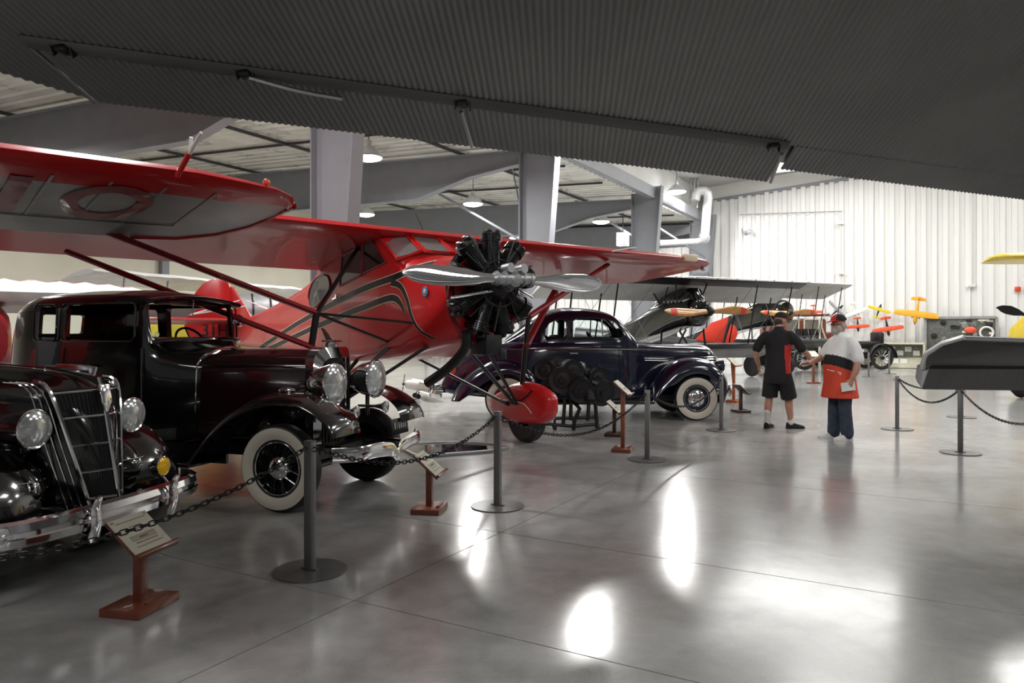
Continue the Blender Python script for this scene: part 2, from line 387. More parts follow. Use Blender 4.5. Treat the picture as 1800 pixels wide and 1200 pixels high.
for v, u, z, pw, lb in ((-8.2, 18.6, 6.7, .75, 'high bay lamp beside the second steel column, on the hall side'), (-9.2, 29.8, 7.3, 1.5, 'high bay lamp beside the white air duct'), (-8.6, 5.5, 7., .5, 'high bay lamp above the corrugated wing tip')):
    lamp(v, u, z, roof_main(v), 'm', lb, 'lamps of the main hall', pw, .4)
# roof lights added under the unseen main roof to brighten wall and floor
def added_roof_light(v, u, w_, l_, pw, lb):
    z = roof_main(v - w_ / 2) - .12; t = empty('added_roof_light', BP(v, u, z), BR, lb, 'added light', 'lights added over the main hall')
    for a, b, c, d in ((-w_ / 2, 0, .08, l_), (w_ / 2, 0, .08, l_), (0, -l_ / 2, w_, .08), (0, l_ / 2, w_, .08)): MB().box((a, b, .03), (c, d, .12)).build('frame', 'lamp_shell', t)
    m = mat('added_roof_light_%d' % int(pw * 100), (1., 1., .98), .5, emit=1.5); MB().box((0, 0, .03), (w_, l_, .03)).build('panel', m, t)
    l = bpy.data.lights.new('added_roof_light_source', 'AREA'); l.shape = 'RECTANGLE'; l.size = w_; l.size_y = l_; l.energy = LAMP_W * pw; l.color = (1, .985, .96)
    lo = bpy.data.objects.new('added_roof_light_source', l); COL.objects.link(lo); lo.parent = t; lo.location = (0, 0, -.02)
for v, u, pw, lb in ((-4., 28.8, .95, 'added long roof light before the end wall, next to the air duct'), (3., 29., 1.15, 'added long roof light before the end wall, above the model planes'), (10., 28., .8, 'added long roof light before the end wall, above the yellow aircraft'), (-2., 19., 1., 'added long roof light above the two men'), (5.5, 18., .9, 'added long roof light above the yellow aircraft nose'), (12.5, 17., .7, 'added long roof light beside the far side wall'), (5., 8., .7, 'added long roof light above the grey tailplane'), (12., 5., .6, 'added long roof light above the corrugated fuselage'), (2.6, -5.4, 2.2, 'added long roof light behind the visitor'), (11., -6., .5, 'added long roof light in the rear corner'), (-5.5, -5., .7, 'added long roof light behind the sedans')): added_roof_light(v, u, 6. if v == -4. else 2.4, 9. if v == -4. else 4., pw * .62, lb)
# ---------------------------------------------------------------- motor cars (x forward, y left, origin under the front axle)
def wheel(root, x, y, R, wd, rim, ww, paint, cap=.1, spokes=0, steer=0.):
    s = 1 if y > 0 else -1; ax = (0, s, 0); o = (0, 0, 0); h = wd / 2
    t = MB().lathe([(rim, -h * .7), (R * .88, -h), (R * .96, -h * .85), (R, -h * .5), (R, h * .5), (R * .96, h * .85), (R * .88, h), (rim, h * .7)], o, ax, 40)
    t.rings([[Vector((math.cos(a) * r_, sg * h * .4, math.sin(a) * r_)) for a in (0, .01, .02)] for r_ in (R, R) for sg in (1,)], caps=False) if False else None
    tr = t.build('wheel', 'rubber', root, loc=(x, y, R), rot=(0, 0, steer))
    if ww: MB().lathe([(ww, h * .72), (ww + (R - ww) * .3, h * .98), (R * .86, h * 1.03), (R * .93, h * .95)], o, ax, 40).build('whitewall', 'whitewall', tr)
    r0 = ww or rim
    MB().lathe([(r0 * 1.01, h * .66), (r0 * .97, h * .78), (r0 * .93, h * .72), (r0 * .86, h * .25), (.001, h * .18)], o, ax, 36).build('rim', paint, tr)
    MB().torus((0, s * h * .74, 0), ax, r0 * .93, .007, 36, 6).build('rim_ring', 'chrome', tr)
    MB().lathe([(cap * 1.15, h * .3), (cap * 1.12, h * .55), (cap * .9, h * .8), (cap * .5, h * .95), (.001, h)], o, ax, 24).build('hub_cap', 'chrome', tr)
    if spokes:
        for k in range(spokes):
            a = 2 * math.pi * k / spokes; b = a + (.22 if k % 2 else -.22)
            MB().cyl((cap * math.cos(a), s * h * .45, cap * math.sin(a)), (r0 * .9 * math.cos(b), s * h * .5, r0 * .9 * math.sin(b)), .006, n=5).build('spoke', paint, tr)
    return tr
def fender(name, root, m, cx, cz, yin, yout, tab, p=2.4, parent_is=None):
    tab = smooth_tab(tab, 6); R = []; s = 1 if yout > 0 else -1; w_ = abs(yout) - abs(yin)
    for deg, r, lip in tab:
        a = math.radians(deg); row = []
        for k in range(15):
            t = k / 12.
            if t <= 1:
                yy = abs(yin) + w_ * (1 - (1 - t) ** 1.6); q = max(0., (yy - abs(yin) - .35 * w_) / (.65 * w_))
                rr = lip + (r - lip) * max(0., 1 - q ** p) ** (1 / p); rr -= .035 * max(0, .35 - (yy - abs(yin)) / w_) / .35
            elif k == 13: yy, rr = abs(yout) - .012, lip - .012
            else: yy, rr = abs(yout) - .03, lip + .004
            row.append(Vector((cx + rr * math.cos(a), s * yy, cz + rr * math.sin(a))))
        R.append(row)
    return MB().grid(R).build(name, m, root, smooth=60)
def loft(secs, n=4):
    return MB().rings([rsec(x, w_, z0, z1, rt, rb, wt, cr) for x, w_, z0, z1, rt, rb, wt, cr in smooth_tab(secs, n)])
def xprism(poly, y0, y1): return MB().prism([(x, y0, z) for x, z in poly], (0, y1 - y0, 0))
def seat(root, x, w_, z=.62, zb=1.15):
    mb = MB().box((x + .25, 0, z), (.5, 2 * w_, .2)).box((x - .05, 0, (z + zb) / 2), (.16, 2 * w_, zb - z + .2), Matrix.Rotation(-.18, 4, 'Y'))
    return mb.build('seat', 'seat_brown', root, bevel=.05)
def steering(root, x, y, z, r=.2):
    t = MB().torus((0, 0, 0), (1, 0, .6), r, .013, 24, 6).cyl((0, 0, 0), (.5, 0, -.35), .014, n=6)
    for k in range(3):
        a = 2 * math.pi * k / 3 + .5; u, v, d = frame_of((1, 0, .6)); t.cyl((0, 0, 0), (u * math.cos(a) + v * math.sin(a)) * r, .008, n=5)
    t.build('steering_wheel', 'black_metal', root, loc=(x, y, z))
def headlamp(root, name, x, y, z, r, L, shell, lens='lens_glass', fine=True):
    h = MB().lathe([(.004, -L), (r * .3, -L * .95), (r * .6, -L * .75), (r * .85, -L * .45), (r * .98, -L * .12), (r * .99, 0)], (x, y, z), (1, 0, 0), 28).build(name, shell, root)
    MB().torus((x, y, z), (1, 0, 0), r * .98, r * .075, 28, 8).build('lamp_rim', 'chrome', h)
    MB().lathe([(r * .96, 0), (r * .8, r * .1), (r * .45, r * .2), (.001, r * .24)], (x, y, z), (1, 0, 0), 28).build('lens', lens, h)
    return h

# ---- black sedan of about 1932: the car in the middle
c2 = empty('vintage_sedan', (-1.70, 6.79, 0), math.radians(-19.5), 'tall black 1930s sedan with upright chrome radiator, bullet headlamps and whitewall tyres', 'car')
for y in (-.69, .69):
    wheel(c2, 0, y, .365, .16, .22, .235, 'black_paint', .085, 22); wheel(c2, -2.95, y, .365, .16, .22, .235, 'black_paint', .085)
S2 = [(-1.08, .45, .50, 1.335, .17, .05, .43, .05), (-1.25, .53, .47, 1.355, .17, .05, .49, .05), (-1.45, .62, .45, 1.385, .16, .05, .56, .04), (-1.525, .645, .45, 1.42, .14, .05, .59, .03),
      (-1.57, .655, .45, 1.655, .13, .05, .60, .03), (-1.59, .66, .45, 1.835, .12, .05, .60, .04), (-1.67, .67, .45, 1.885, .12, .05, .61, .05), (-2.0, .69, .45, 1.920, .14, .05, .63, .06), (-2.6, .70, .45, 1.925, .16, .05, .63, .06),
      (-3.03, .69, .46, 1.905, .18, .06, .61, .05), (-3.24, .67, .48, 1.845, .2, .08, .58, .04), (-3.34, .63, .5, 1.695, .22, .1, .54, .03), (-3.38, .57, .55, 1.42, .22, .12, .5, .02)]
b2 = MB().rings([rsec(*s) for s in S2]).build('body', 'black_paint', c2)
ct = [MB().prism([(x, -1.2, z) for x, z in rrect(-2.745, 1.595, .125, .15, .035)], (0, 2.4, 0)), MB().prism([(x, -1.2, z) for x, z in rrect(-2.06, 1.59, .43, .165, .03)], (0, 2.4, 0)),
    MB().prism([(-1.2, y, z) for y, z in rrect(0, 1.605, .54, .155, .03)], (-.55, 0, 0)),
    MB().prism([(-3.0, y, z) for y, z in rrect(0, 1.58, .25, .1, .03)], (-.5, 0, 0))]
cut(b2, ct, .04)
for sy in (-1, 1):
    for hx, hw in ((-2.745, .125), (-2.06, .43)):
        yy = sy * (.70 - .055)
        MB().prism([(x, yy + sy * .025 * (1.56 - z) * 2, z) for x, z in rrect(hx, 1.592, hw + .01, .168, .03)], (0, .004, 0)).build('side_window', 'glass', c2)
        MB().tube([Vector((x, sy * (.657 + .03 * (1.6 - z) * 1.6 + .012 * (hw > .2)), z)) for x, z in rrect(hx, 1.592, hw + .022, .178, .05)], .009, 6, True).build('window_moulding', 'black_paint', c2)
MB().prism([(-1.572, y, z) for y, z in rrect(0, 1.605, .55, .16, .03)], (.004, 0, 0)).build('windshield', 'glass', c2)
MB().tube([(-1.53, y, 1.83 - .05 * (y / .6) ** 2) for y in [k * .1 - .6 for k in range(13)]], .05, 8, flat=.55).build('sun_visor', 'maroon_paint', c2)
MB().tube(catmull([(-1.50, -.58, 1.40), (-1.40, -.42, 1.415), (-1.34, 0, 1.425), (-1.40, .42, 1.415), (-1.50, .58, 1.40)], 5), .022, 8).build('cowl_moulding', 'black_paint', c2)
MB().rings([rsec(*s) for s in smooth_tab([(-1.12, .455, .52, 1.345, .17, .06, .43, .05), (-.5, .40, .52, 1.345, .17, .06, .38, .05), (.0, .295, .52, 1.335, .15, .06, .275, .05)], 4)]).build('hood', 'maroon_paint', c2, smooth=50)
MB().tube(rsec(-1.12, .462, .52, 1.352, .17, .06, .437, .05)[4:-4], .011, 6).build('hood_trim', 'chrome', c2)
for sy in (-1, 1): MB().tube([(.0, sy * .298, 1.19), (-1.1, sy * .458, 1.19)], .006, 5).build('hood_hinge', 'black_paint', c2)
# radiator shell: a chrome arch around a black core
arch = lambda w_, t_, zb, r_: [(w_, zb)] + [(w_ - r_ + r_ * math.cos(a), t_ - r_ + r_ * math.sin(a)) for a in [k * math.pi / 16 for k in range(9)]] + [(-w_ + r_ - r_ * math.sin(a), t_ - r_ + r_ * math.cos(a)) for a in [k * math.pi / 16 for k in range(9)]] + [(-w_, zb)]
ao, ai = arch(.30, 1.36, .5, .15), arch(.235, 1.265, .5, .12)
vee = lambda y: .10 * (1 - abs(y) / .3)
MB().grid([[Vector((x + k_ * vee(y), y, z)) for (y, z) in pp] for x, k_, pp in ((-.04, 0, ao), (.045, .9, ao), (.065, 1, ai), (.0, 1, ai))]).build('radiator_shell', 'chrome', c2, smooth=40)
for sy in (-1, 1): MB().prism([(.02 + vee(y), y, z) for y, z in [(0, .5), (sy * .235, .5), (sy * .235, 1.14), (sy * .2, 1.23), (sy * .12, 1.265), (0, 1.265)]], (-.03, 0, 0)).build('radiator_core', 'black_satin', c2)
for k in range(14):
    y = -.22 + k * .034; MB().box((.028 + vee(y), y, .86), (.012, .006, .72)).build('grille_bar', 'black_metal', c2)
MB().box((.175, 0, .93), (.022, .02, .68)).build('centre_bar', 'chrome', c2)
cap = MB().lathe([(.001, 0), (.06, 0), (.06, .03), (.03, .05), (.001, .06)], (.03, 0, 1.36), (0, 0, 1), 16).build('radiator_cap', 'chrome', c2)
MB().prism([(.08, -.006, 1.40), (-.05, -.006, 1.53), (-.075, -.006, 1.535), (-.01, -.006, 1.40)], (0, .012, 0)).box((.04, 0, 1.415), (.2, .03, .015)).box((.01, 0, 1.42), (.03, .17, .008)).build('winged_ornament', 'chrome', cap)
ft = [(26, .66, .64), (38, .69, .645), (60, .665, .60), (90, .63, .54), (120, .64, .55), (147, .70, .62), (168, .80, .74), (183, .93, .88)]
for sy in (-1, 1):
    fender('front_fender', c2, 'black_paint', 0, .365, sy * .36, sy * .83, ft, 2.2)
    fender('rear_fender', c2, 'black_paint', -2.95, .365, sy * .5, sy * .83, [(0, .66, .62), (30, .58, .5), (90, .56, .45), (150, .58, .5), (185, .62, .58)], 2.2)
    MB().box((-1.6, sy * .70, .345), (1.5, .27, .035)).build('running_board', 'black_paint', c2, bevel=.01)
    MB().box((-1.5, sy * .58, .42), (1.7, .03, .16)).build('sill', 'black_paint', c2)
    fl_ = MB().ell((.0, sy * .62, 1.005), (.09, .035, .03), 14, 8).box((.0, sy * .62, .985), (.05, .03, .03)).build('fender_lamp', 'chrome', c2)
    headlamp(c2, 'headlamp', .30, sy * .345, 1.05, .175, .30, 'chrome')
    MB().cyl((.17, sy * .3, .95), (.18, sy * .5, .9), .03).cyl((.2, sy * .36, .9), (.2, sy * .36, .7), .02).build('lamp_bracket', 'black_paint', c2)
    MB().lathe([(.012, -.3), (.014, -.12), (.03, -.04), (.06, 0), (.045, .005), (.001, -.01)], (.46, sy * .26, .80), (1, 0, 0), 18).build('horn', 'chrome', c2)
    [MB().box((xx, sy * yy, .95), (.008, .012, .8)).build('door_seam', 'joint_dark', c2) for xx, yy in ((-1.55, .655), (-2.55, .70))]
    MB().bar((-2.2, sy * .715, 1.18), (-2.08, sy * .73, 1.18), .02, .022).build('door_handle', 'chrome', c2)
for r_ in (0,):
    pth = catmull([(.50, -.70, .49), (.66, -.55, .49), (.70, -.3, .49), (.715, -.08, .46), (.73, 0, .40), (.715, .08, .46), (.70, .3, .49), (.66, .55, .49), (.50, .72, .49)], 5)
    hh = .062
    rows = [[p + Vector((.0, 0, z)) + Vector((dx, 0, 0)) for z, dx in ((-hh, -.006), (-hh * .6, .006), (0, .009), (hh * .6, .006), (hh, -.006), (0, -.014))] for p in pth]
    bu = MB().rings(rows).build('front_bumper', 'chrome', c2)
    for sy in (-1, 1): MB().bar((.66, sy * .33, .48), (.2, sy * .33, .5), .05, .02).build('bumper_iron', 'black_paint', bu)
pl = MB().box((.54, .37, .61), (.012, .32, .15), Matrix.Rotation(-.12, 4, 'Y')).build('number_plate', 'black_satin', c2, bevel=.004)
for k in range(6): MB().box((.547, .27 + k * .04, .62), (.004, .024 if k != 1 else .008, .06), Matrix.Rotation(-.12, 4, 'Y')).build('plate_digit', 'dull_alu', pl)
MB().cyl((0, -.62, .3), (0, .62, .3), .035).build('front_axle', 'black_metal', c2)
MB().box((-1.4, 0, .42), (3.1, .7, .08)).build('chassis', 'black_satin', c2)
MB().box((-3.4, 0, .5), (.05, 1.4, .1)).build('rear_bumper', 'chrome', c2, bevel=.015)
seat(c2, -2.2, .55, .72, 1.3); seat(c2, -2.98, .55, .72, 1.3); steering(c2, -1.85, .3, 1.36, .21)
MB().torus((-1.565, -.46, 1.475), (1, 0, 0), .022, .006, 16, 6).build('windscreen_sticker', 'white_fabric', c2)
MB().cyl((-1.56, 0, 1.80), (-1.56, -.02, 1.64), .006, n=5).build('wiper', 'chrome', c2)
sp = MB().lathe([(.001, -.05), (.05, -.04), (.07, 0), (.001, .012)], (-1.58, .68, 1.62), (-1, 0, 0), 16).build('side_mirror', 'chrome', c2)

# ---- black streamlined sedan of about 1935: the car at the left edge
c1 = empty('vintage_sedan', (-3.22, 4.80, 0), math.radians(-13.5), 'glossy black mid 1930s sedan with tall raked grille, chrome bumper and one amber fog lamp', 'car')
for y in (-.66, .66):
    wheel(c1, -.02, y, .35, .16, .21, 0, 'black_paint', .1); wheel(c1, -2.95, y, .35, .16, .21, 0, 'black_paint', .1)
MB().rings([rsec(*s) for s in smooth_tab([(.70, .05, .42, .62, .05, .03, .04, .01), (.64, .13, .40, .90, .07, .04, .12, .02), (.58, .20, .40, 1.07, .10, .05, .19, .03), (.48, .265, .40, 1.19, .13, .05, .25, .04), (.3, .32, .42, 1.245, .15, .05, .29, .05), (-.2, .40, .42, 1.285, .17, .05, .36, .05), (-.95, .55, .40, 1.32, .18, .05, .48, .05)], 4)]).build('hood', 'black_paint', c1, smooth=60)
MB().rings([rsec(*s) for s in smooth_tab([(-.95, .56, .38, 1.32, .18, .05, .48, .05), (-1.15, .64, .36, 1.35, .17, .05, .56, .05), (-1.45, .72, .34, 1.68, .17, .05, .56, .05), (-1.7, .74, .34, 1.78, .18, .05, .58, .06), (-2.3, .76, .34, 1.80, .2, .05, .6, .06), (-2.9, .74, .34, 1.72, .24, .06, .55, .05), (-3.4, .66, .36, 1.4, .26, .08, .46, .04), (-3.8, .52, .4, 1.0, .25, .1, .36, .02), (-3.95, .4, .45, .75, .2, .1, .3, .02)], 4)]).build('body', 'black_paint', c1, smooth=60)
for sy in (-1, 1):
    for xx, hw in ((-1.85, .3), (-2.6, .3)): MB().prism([(x, sy * (.70 - .28 * (z - 1.4)), z) for x, z in rrect(xx, 1.5, hw, .13, .06)], (0, .02 * sy, 0)).build('side_window', 'dark_glass', c1)
MB().prism([(-1.16 - (z - 1.34) * .85, y, z + .01) for y, z in rrect(0, 1.5, .45, .13, .05)], (.03, 0, .02)).build('windshield', 'dark_glass', c1)
Ltop, Lbot, Ctop, Cbot = Vector((.505, -.27, 1.14)), Vector((.665, -.125, .46)), Vector((.625, 0, 1.15)), Vector((.755, 0, .46))
for sy in (-1, 1):
    fl2 = lambda p: Vector((p.x, p.y * -sy, p.z))
    gp = MB().prism([fl2(Ltop), fl2(Lbot), Cbot, Ctop], (-.05, 0, 0)).build('grille', 'black_satin', c1)
    for t in (0.02, .25, .5, .74, .98):
        a, b = Ltop.lerp(Lbot, t), Ctop.lerp(Cbot, t); MB().tube([fl2(a) + Vector((.006, 0, 0)), b + Vector((.008, 0, 0))], .0075, 6).build('grille_bar', 'chrome', gp)
    for k in range(1, 12):
        q = k / 12.; MB().tube([fl2(Ltop.lerp(Ctop, q)) + Vector((.002, 0, 0)), fl2(Lbot.lerp(Cbot, q)) + Vector((.002, 0, 0))], .0025, 4).build('grille_fin', 'black_metal', gp)
    MB().tube(catmull([fl2(Vector((.40, -.27, 1.2))), fl2(Ltop + Vector((.008, -.002, .005))), fl2(Ltop.lerp(Lbot, .5) + Vector((.012, -.006, 0))), fl2(Lbot + Vector((.01, 0, -.05)))], 5), .0135, 7).build('grille_frame', 'chrome', gp)
    for k in range(1, 4):
        o = Vector((-.028 * k, -.018 * k, .0)); MB().tube(catmull([fl2(Vector((.33, -.285, 1.195)) + o), fl2(Ltop + o), fl2(Ltop.lerp(Lbot, .5) + o + Vector((0, -.01 * k, 0))), fl2(Lbot + o + Vector((0, -.006 * k, -.06)))], 5), .0055, 6).build('trim_strip', 'chrome', c1)
MB().tube([Ctop + Vector((-.01, 0, .06)), Ctop + Vector((.012, 0, 0)), Cbot + Vector((.012, 0, 0))], .013, 8).build('centre_bar', 'chrome', c1)
MB().prism([(.64, -.04, 1.17), (.66, -.04, 1.06), (.655, .0, .98), (.66, .04, 1.06), (.64, .04, 1.17)], (.025, 0, 0)).build('nose_badge', 'chrome', c1, bevel=.008)
orn = MB().tube([(.56, 0, 1.255), (.40, 0, 1.27), (.2, 0, 1.275)], [.022, .024, .01], 8).build('hood_ornament', 'chrome', c1)
MB().prism([(.58, -.008, 1.22), (.60, -.008, 1.275), (.50, -.008, 1.29), (.30, -.008, 1.295), (.32, -.008, 1.26)], (0, .016, 0)).build('ornament_wing', 'chrome', orn)
MB().tube([(.2, 0, 1.268), (-.9, 0, 1.335)], .008, 6).build('hood_hinge', 'chrome', c1)
f1 = [(-20, .60, .52), (0, .63, .50), (30, .635, .46), (60, .58, .42), (90, .535, .40), (120, .56, .42), (150, .66, .50), (172, .82, .70), (184, .95, .85)]
for sy in (-1, 1):
    fender('front_fender', c1, 'black_paint', -.02, .35, sy * .38, sy * .88, f1, 2.6)
    fender('rear_fender', c1, 'black_paint', -2.95, .35, sy * .5, sy * .88, [(0, .62, .5), (45, .56, .42), (90, .54, .4), (135, .6, .42), (180, .75, .6)], 2.4)
    MB().ell((.22, sy * .40, .60), (.36, .20, .22), 18, 12, Matrix.Rotation(.25, 4, 'Y')).build('catwalk', 'black_paint', c1)
    for k in range(5): MB().tube(catmull([(.475 - .02 * abs(k - 2), sy * (.36 + .028 * k), .70), (.555 - .012 * abs(k - 2), sy * (.36 + .028 * k), .61), (.56 - .012 * abs(k - 2), sy * (.36 + .028 * k), .53)], 4), .006, 6).build('horn_grille_bar', 'chrome', c1)
    for zz in (.63, .575): MB().tube([(.53, sy * .30, zz), (.565, sy * .42, zz), (.52, sy * .54, zz)], .004, 5).build('horn_grille_trim', 'chrome', c1)
    headlamp(c1, 'headlamp', .53, sy * .39, .93, .115, .36, 'black_paint')
    MB().ell((.30, sy * .34, .84), (.16, .05, .12), 14, 8).build('lamp_stalk', 'black_paint', c1)
    MB().tube([(.12, sy * .32, 1.13), (-.9, sy * .50, 1.16)], .005, 5).build('side_trim', 'chrome', c1)
    MB().box((-1.5, sy * .74, .33), (1.5, .2, .04)).build('running_board', 'black_paint', c1, bevel=.01)
fg = headlamp(c1, 'fog_lamp', .62, .585, .545, .068, .12, 'chrome', 'amber_glass'); MB().cyl((.6, .585, .48), (.66, .585, .42), .012, n=6).build('fog_lamp_bracket', 'chrome', fg)
pth = catmull([(.60, -.83, .41), (.76, -.76, .41), (.84, -.5, .41), (.87, 0, .41), (.84, .5, .41), (.76, .76, .41), (.60, .83, .41)], 6)
rows = [[p + Vector((dx, 0, z)) for z, dx in ((-.075, -.03), (-.065, .0), (-.02, .012), (-.012, .004), (.012, .004), (.02, .012), (.06, .0), (.075, -.03), (.0, -.035))] for p in pth]
bu = MB().rings(rows).build('front_bumper', 'chrome', c1)
for sy in (-1, 1):
    MB().tube(catmull([(.88, sy * .33, .28), (.905, sy * .33, .38), (.90, sy * .33, .47), (.93, sy * .33, .545)], 4), [.035, .036, .037, .037, .037, .036, .036, .034, .033, .032, .03, .026, .016], 8, flat=.6).build('bumper_guard', 'chrome', bu)
    MB().bar((.8, sy * .33, .41), (.2, sy * .33, .43), .05, .02).build('bumper_iron', 'black_paint', bu)
MB().box((-1.5, 0, .4), (3.4, .8, .08)).build('chassis', 'black_satin', c1)
MB().cyl((-.02, -.6, .3), (-.02, .6, .3), .035).build('front_axle', 'black_metal', c1)
MB().box((.63, 0, .36), (.12, .9, .12)).build('splash_apron', 'black_paint', c1, bevel=.03)

# ---- dark blue coupe of about 1939
c3 = empty('vintage_coupe', (3.08, 13.2, 0), math.radians(2.8), 'dark blue late 1930s business coupe with sloping tail and whitewall tyres', 'car')
for y in (-.74, .74):
    wheel(c3, 0, y, .375, .17, .2, .225, 'blue_paint', .13); wheel(c3, -3.2, y, .375, .17, .2, .225, 'blue_paint', .13)
SB = [(.60, .10, .62, .90, .08, .05, .08, .01), (.55, .20, .50, 1.12, .12, .06, .15, .02), (.42, .29, .44, 1.235, .15, .06, .22, .03), (.2, .34, .42, 1.275, .17, .06, .27, .03), (-.4, .44, .40, 1.30, .18, .06, .36, .03), (-.95, .60, .37, 1.33, .16, .06, .52, .03), (-1.25, .71, .34, 1.34, .12, .06, .66, .02), (-2.0, .785, .32, 1.345, .1, .06, .74, .02), (-2.8, .785, .33, 1.345, .12, .06, .73, .02), (-3.2, .75, .36, 1.335, .16, .06, .66, .02), (-3.65, .66, .40, 1.25, .2, .08, .54, .02), (-3.98, .54, .42, 1.08, .2, .1, .42, .02), (-4.2, .42, .44, .86, .18, .1, .32, .02), (-4.32, .30, .48, .62, .1, .08, .26, .01)]
MB().rings([rsec(*s) for s in smooth_tab(SB, 4)]).build('body', 'blue_paint', c3, smooth=60)
SC = [(-.93, .50, 1.2, 1.345, .06, .03, .46, .01), (-1.05, .60, 1.2, 1.49, .1, .03, .52, .02), (-1.25, .68, 1.2, 1.73, .14, .03, .56, .03), (-1.42, .70, 1.2, 1.84, .16, .03, .57, .04), (-1.7, .715, 1.2, 1.905, .18, .03, .575, .05), (-2.05, .72, 1.2, 1.93, .2, .03, .575, .05), (-2.4, .71, 1.2, 1.895, .2, .03, .56, .05), (-2.7, .69, 1.2, 1.77, .2, .03, .53, .04), (-2.95, .65, 1.2, 1.58, .18, .03, .49, .03), (-3.2, .58, 1.2, 1.38, .1, .03, .44, .02)]
cb = MB().rings([rsec(*s) for s in smooth_tab(SC, 3)]).build('cab', 'blue_paint', c3, smooth=60)
door = [(-2.08, 1.40), (-1.24, 1.40), (-1.20, 1.44), (-1.26, 1.58), (-1.38, 1.68), (-1.52, 1.72), (-2.0, 1.735), (-2.08, 1.68)]
quart = [(-2.56, 1.44), (-2.5, 1.405), (-2.24, 1.405), (-2.19, 1.45), (-2.19, 1.66), (-2.24, 1.71), (-2.36, 1.71), (-2.48, 1.65), (-2.55, 1.55)]
ct = [MB().prism([(x, -1, z) for x, z in door], (0, 2, 0)), MB().prism([(x, -1, z) for x, z in quart], (0, 2, 0)),
    MB().prism([(-.6, y, z + .1) for y, z in rrect(0, 1.56, .44, .11, .04)], (-.65, 0, -.0)),
    MB().prism([(-2.6, y, z) for y, z in rrect(0, 1.6, .3, .09, .06)], (-.8, 0, 0))]
cut(cb, ct, .035)
MB().box((-2., 0, 1.24), (2., 1.2, .02)).build('parcel_deck', 'seat_brown', c3)
for sy in (-1, 1):
    for nm, pl_ in (('door_window', door), ('quarter_window', quart)):
        MB().prism([(x, sy * (.685 - (z - 1.4) * .33), z) for x, z in pl_], (0, .004, 0)).build(nm, 'glass', c3)
        MB().tube([(x, sy * (.708 - (z - 1.4) * .29), z) for x, z in pl_], .008, 6, True).build('window_moulding', 'black_paint', c3)
    MB().bar((-1.58, sy * .69, 1.405), (-1.58, sy * .605, 1.71), .022, .022).build('vent_post', 'chrome', c3)
    fender('front_fender', c3, 'blue_paint', 0, .375, sy * .36, sy * .86, [(-12, .50, .43), (5, .56, .44), (30, .66, .44), (60, .69, .44), (90, .685, .43), (120, .70, .43), (145, .72, .45), (165, .76, .58), (183, .80, .72)], 2.3)
    fender('rear_fender', c3, 'blue_paint', -3.2, .375, sy * .45, sy * .88, [(-6, .56, .50), (12, .57, .44), (45, .62, .43), (90, .655, .43), (125, .70, .44), (150, .78, .50), (170, .88, .62), (182, .95, .8)], 2.3)
    MB().box((-1.68, sy * .79, .31), (1.9, .16, .05)).build('running_board', 'black_paint', c3, bevel=.012)
    MB().tube([(x, sy * (lerp_tab([(s[0], s[1]) for s in SB[::-1]], x)[0] + .004), z) for x, z in ((-3.4, 1.20), (-2.8, 1.215), (-2., 1.215), (-1.25, 1.205), (-.95, 1.2), (-.4, 1.18), (.2, 1.16), (.4, 1.15))], .010, 6).build('belt_trim', 'chrome', c3)
    for zz in (1.06, 1.02): MB().tube([(-.75, sy * .545, zz), (-.3, sy * .45, zz - .01)], .009, 6).build('hood_trim', 'chrome', c3)
    for zz in (1.06, 1.02, .97): MB().tube([(.2, sy * .36, zz), (.42, sy * .315, zz), (.55, sy * .2, zz)], .009, 6).build('grille_bar', 'chrome', c3)
    MB().bar((-2.15, sy * .80, 1.14), (-2.02, sy * .82, 1.14), .02, .022).build('door_handle', 'chrome', c3)
    for xx in (-1.22, -2.12): MB().box((xx, sy * .79, .8), (.007, .012, .8)).build('door_seam', 'joint_dark', c3)
    headlamp(c3, 'headlamp', .52, sy * .60, .92, .095, .2, 'blue_paint')
    MB().ell((-4.12, sy * .62, .84), (.06, .05, .08), 12, 8).build('tail_lamp', 'red_orange', c3)
MB().prism([(-1.02 - (z - 1.42) * .8, y, z) for y, z in rrect(0, 1.57, .48, .14, .05)], (.004, 0, .003)).build('windshield', 'glass', c3)
MB().box((-1.14, 0, 1.56), (.02, .025, .36), Matrix.Rotation(-.67, 4, 'Y')).build('windshield_post', 'blue_paint', c3)
for xx, x2 in ((.72, .55), (-4.5, -4.3)):
    pth = catmull([(x2, -.84, .46), (xx - .03 * (xx > 0) + .03 * (xx < 0), -.5, .46), (xx, 0, .46), (xx - .03 * (xx > 0) + .03 * (xx < 0), .5, .46), (x2, .84, .46)], 5)
    bu = MB().rings([[p + Vector((dx, 0, z)) for z, dx in ((-.06, 0), (0, .025 if xx > 0 else -.025), (.06, 0), (0, -.02 if xx > 0 else .02))] for p in pth]).build('front_bumper' if xx > 0 else 'rear_bumper', 'chrome', c3)
    for sy in (-1, 1):
        MB().box((xx, sy * .3, .48), (.06, .06, .2)).build('bumper_guard', 'chrome', bu, bevel=.02)
        MB().bar((xx, sy * .3, .46), (xx - .4 if xx > 0 else xx + .5, sy * .3, .46), .04, .02).build('bumper_iron', 'black_metal', bu)
MB().box((-1.6, 0, .36), (3.9, .9, .1)).build('chassis', 'black_satin', c3)
seat(c3, -2.2, .56, .8, 1.35); steering(c3, -1.6, .32, 1.34, .19)
MB().prism([(-4.16, y, z) for y, z in ((-.06, .93), (.06, .93), (.06, .88), (0, .84), (-.06, .88))], (-.06, 0, -.05)).build('trunk_badge', 'white_fabric', c3)
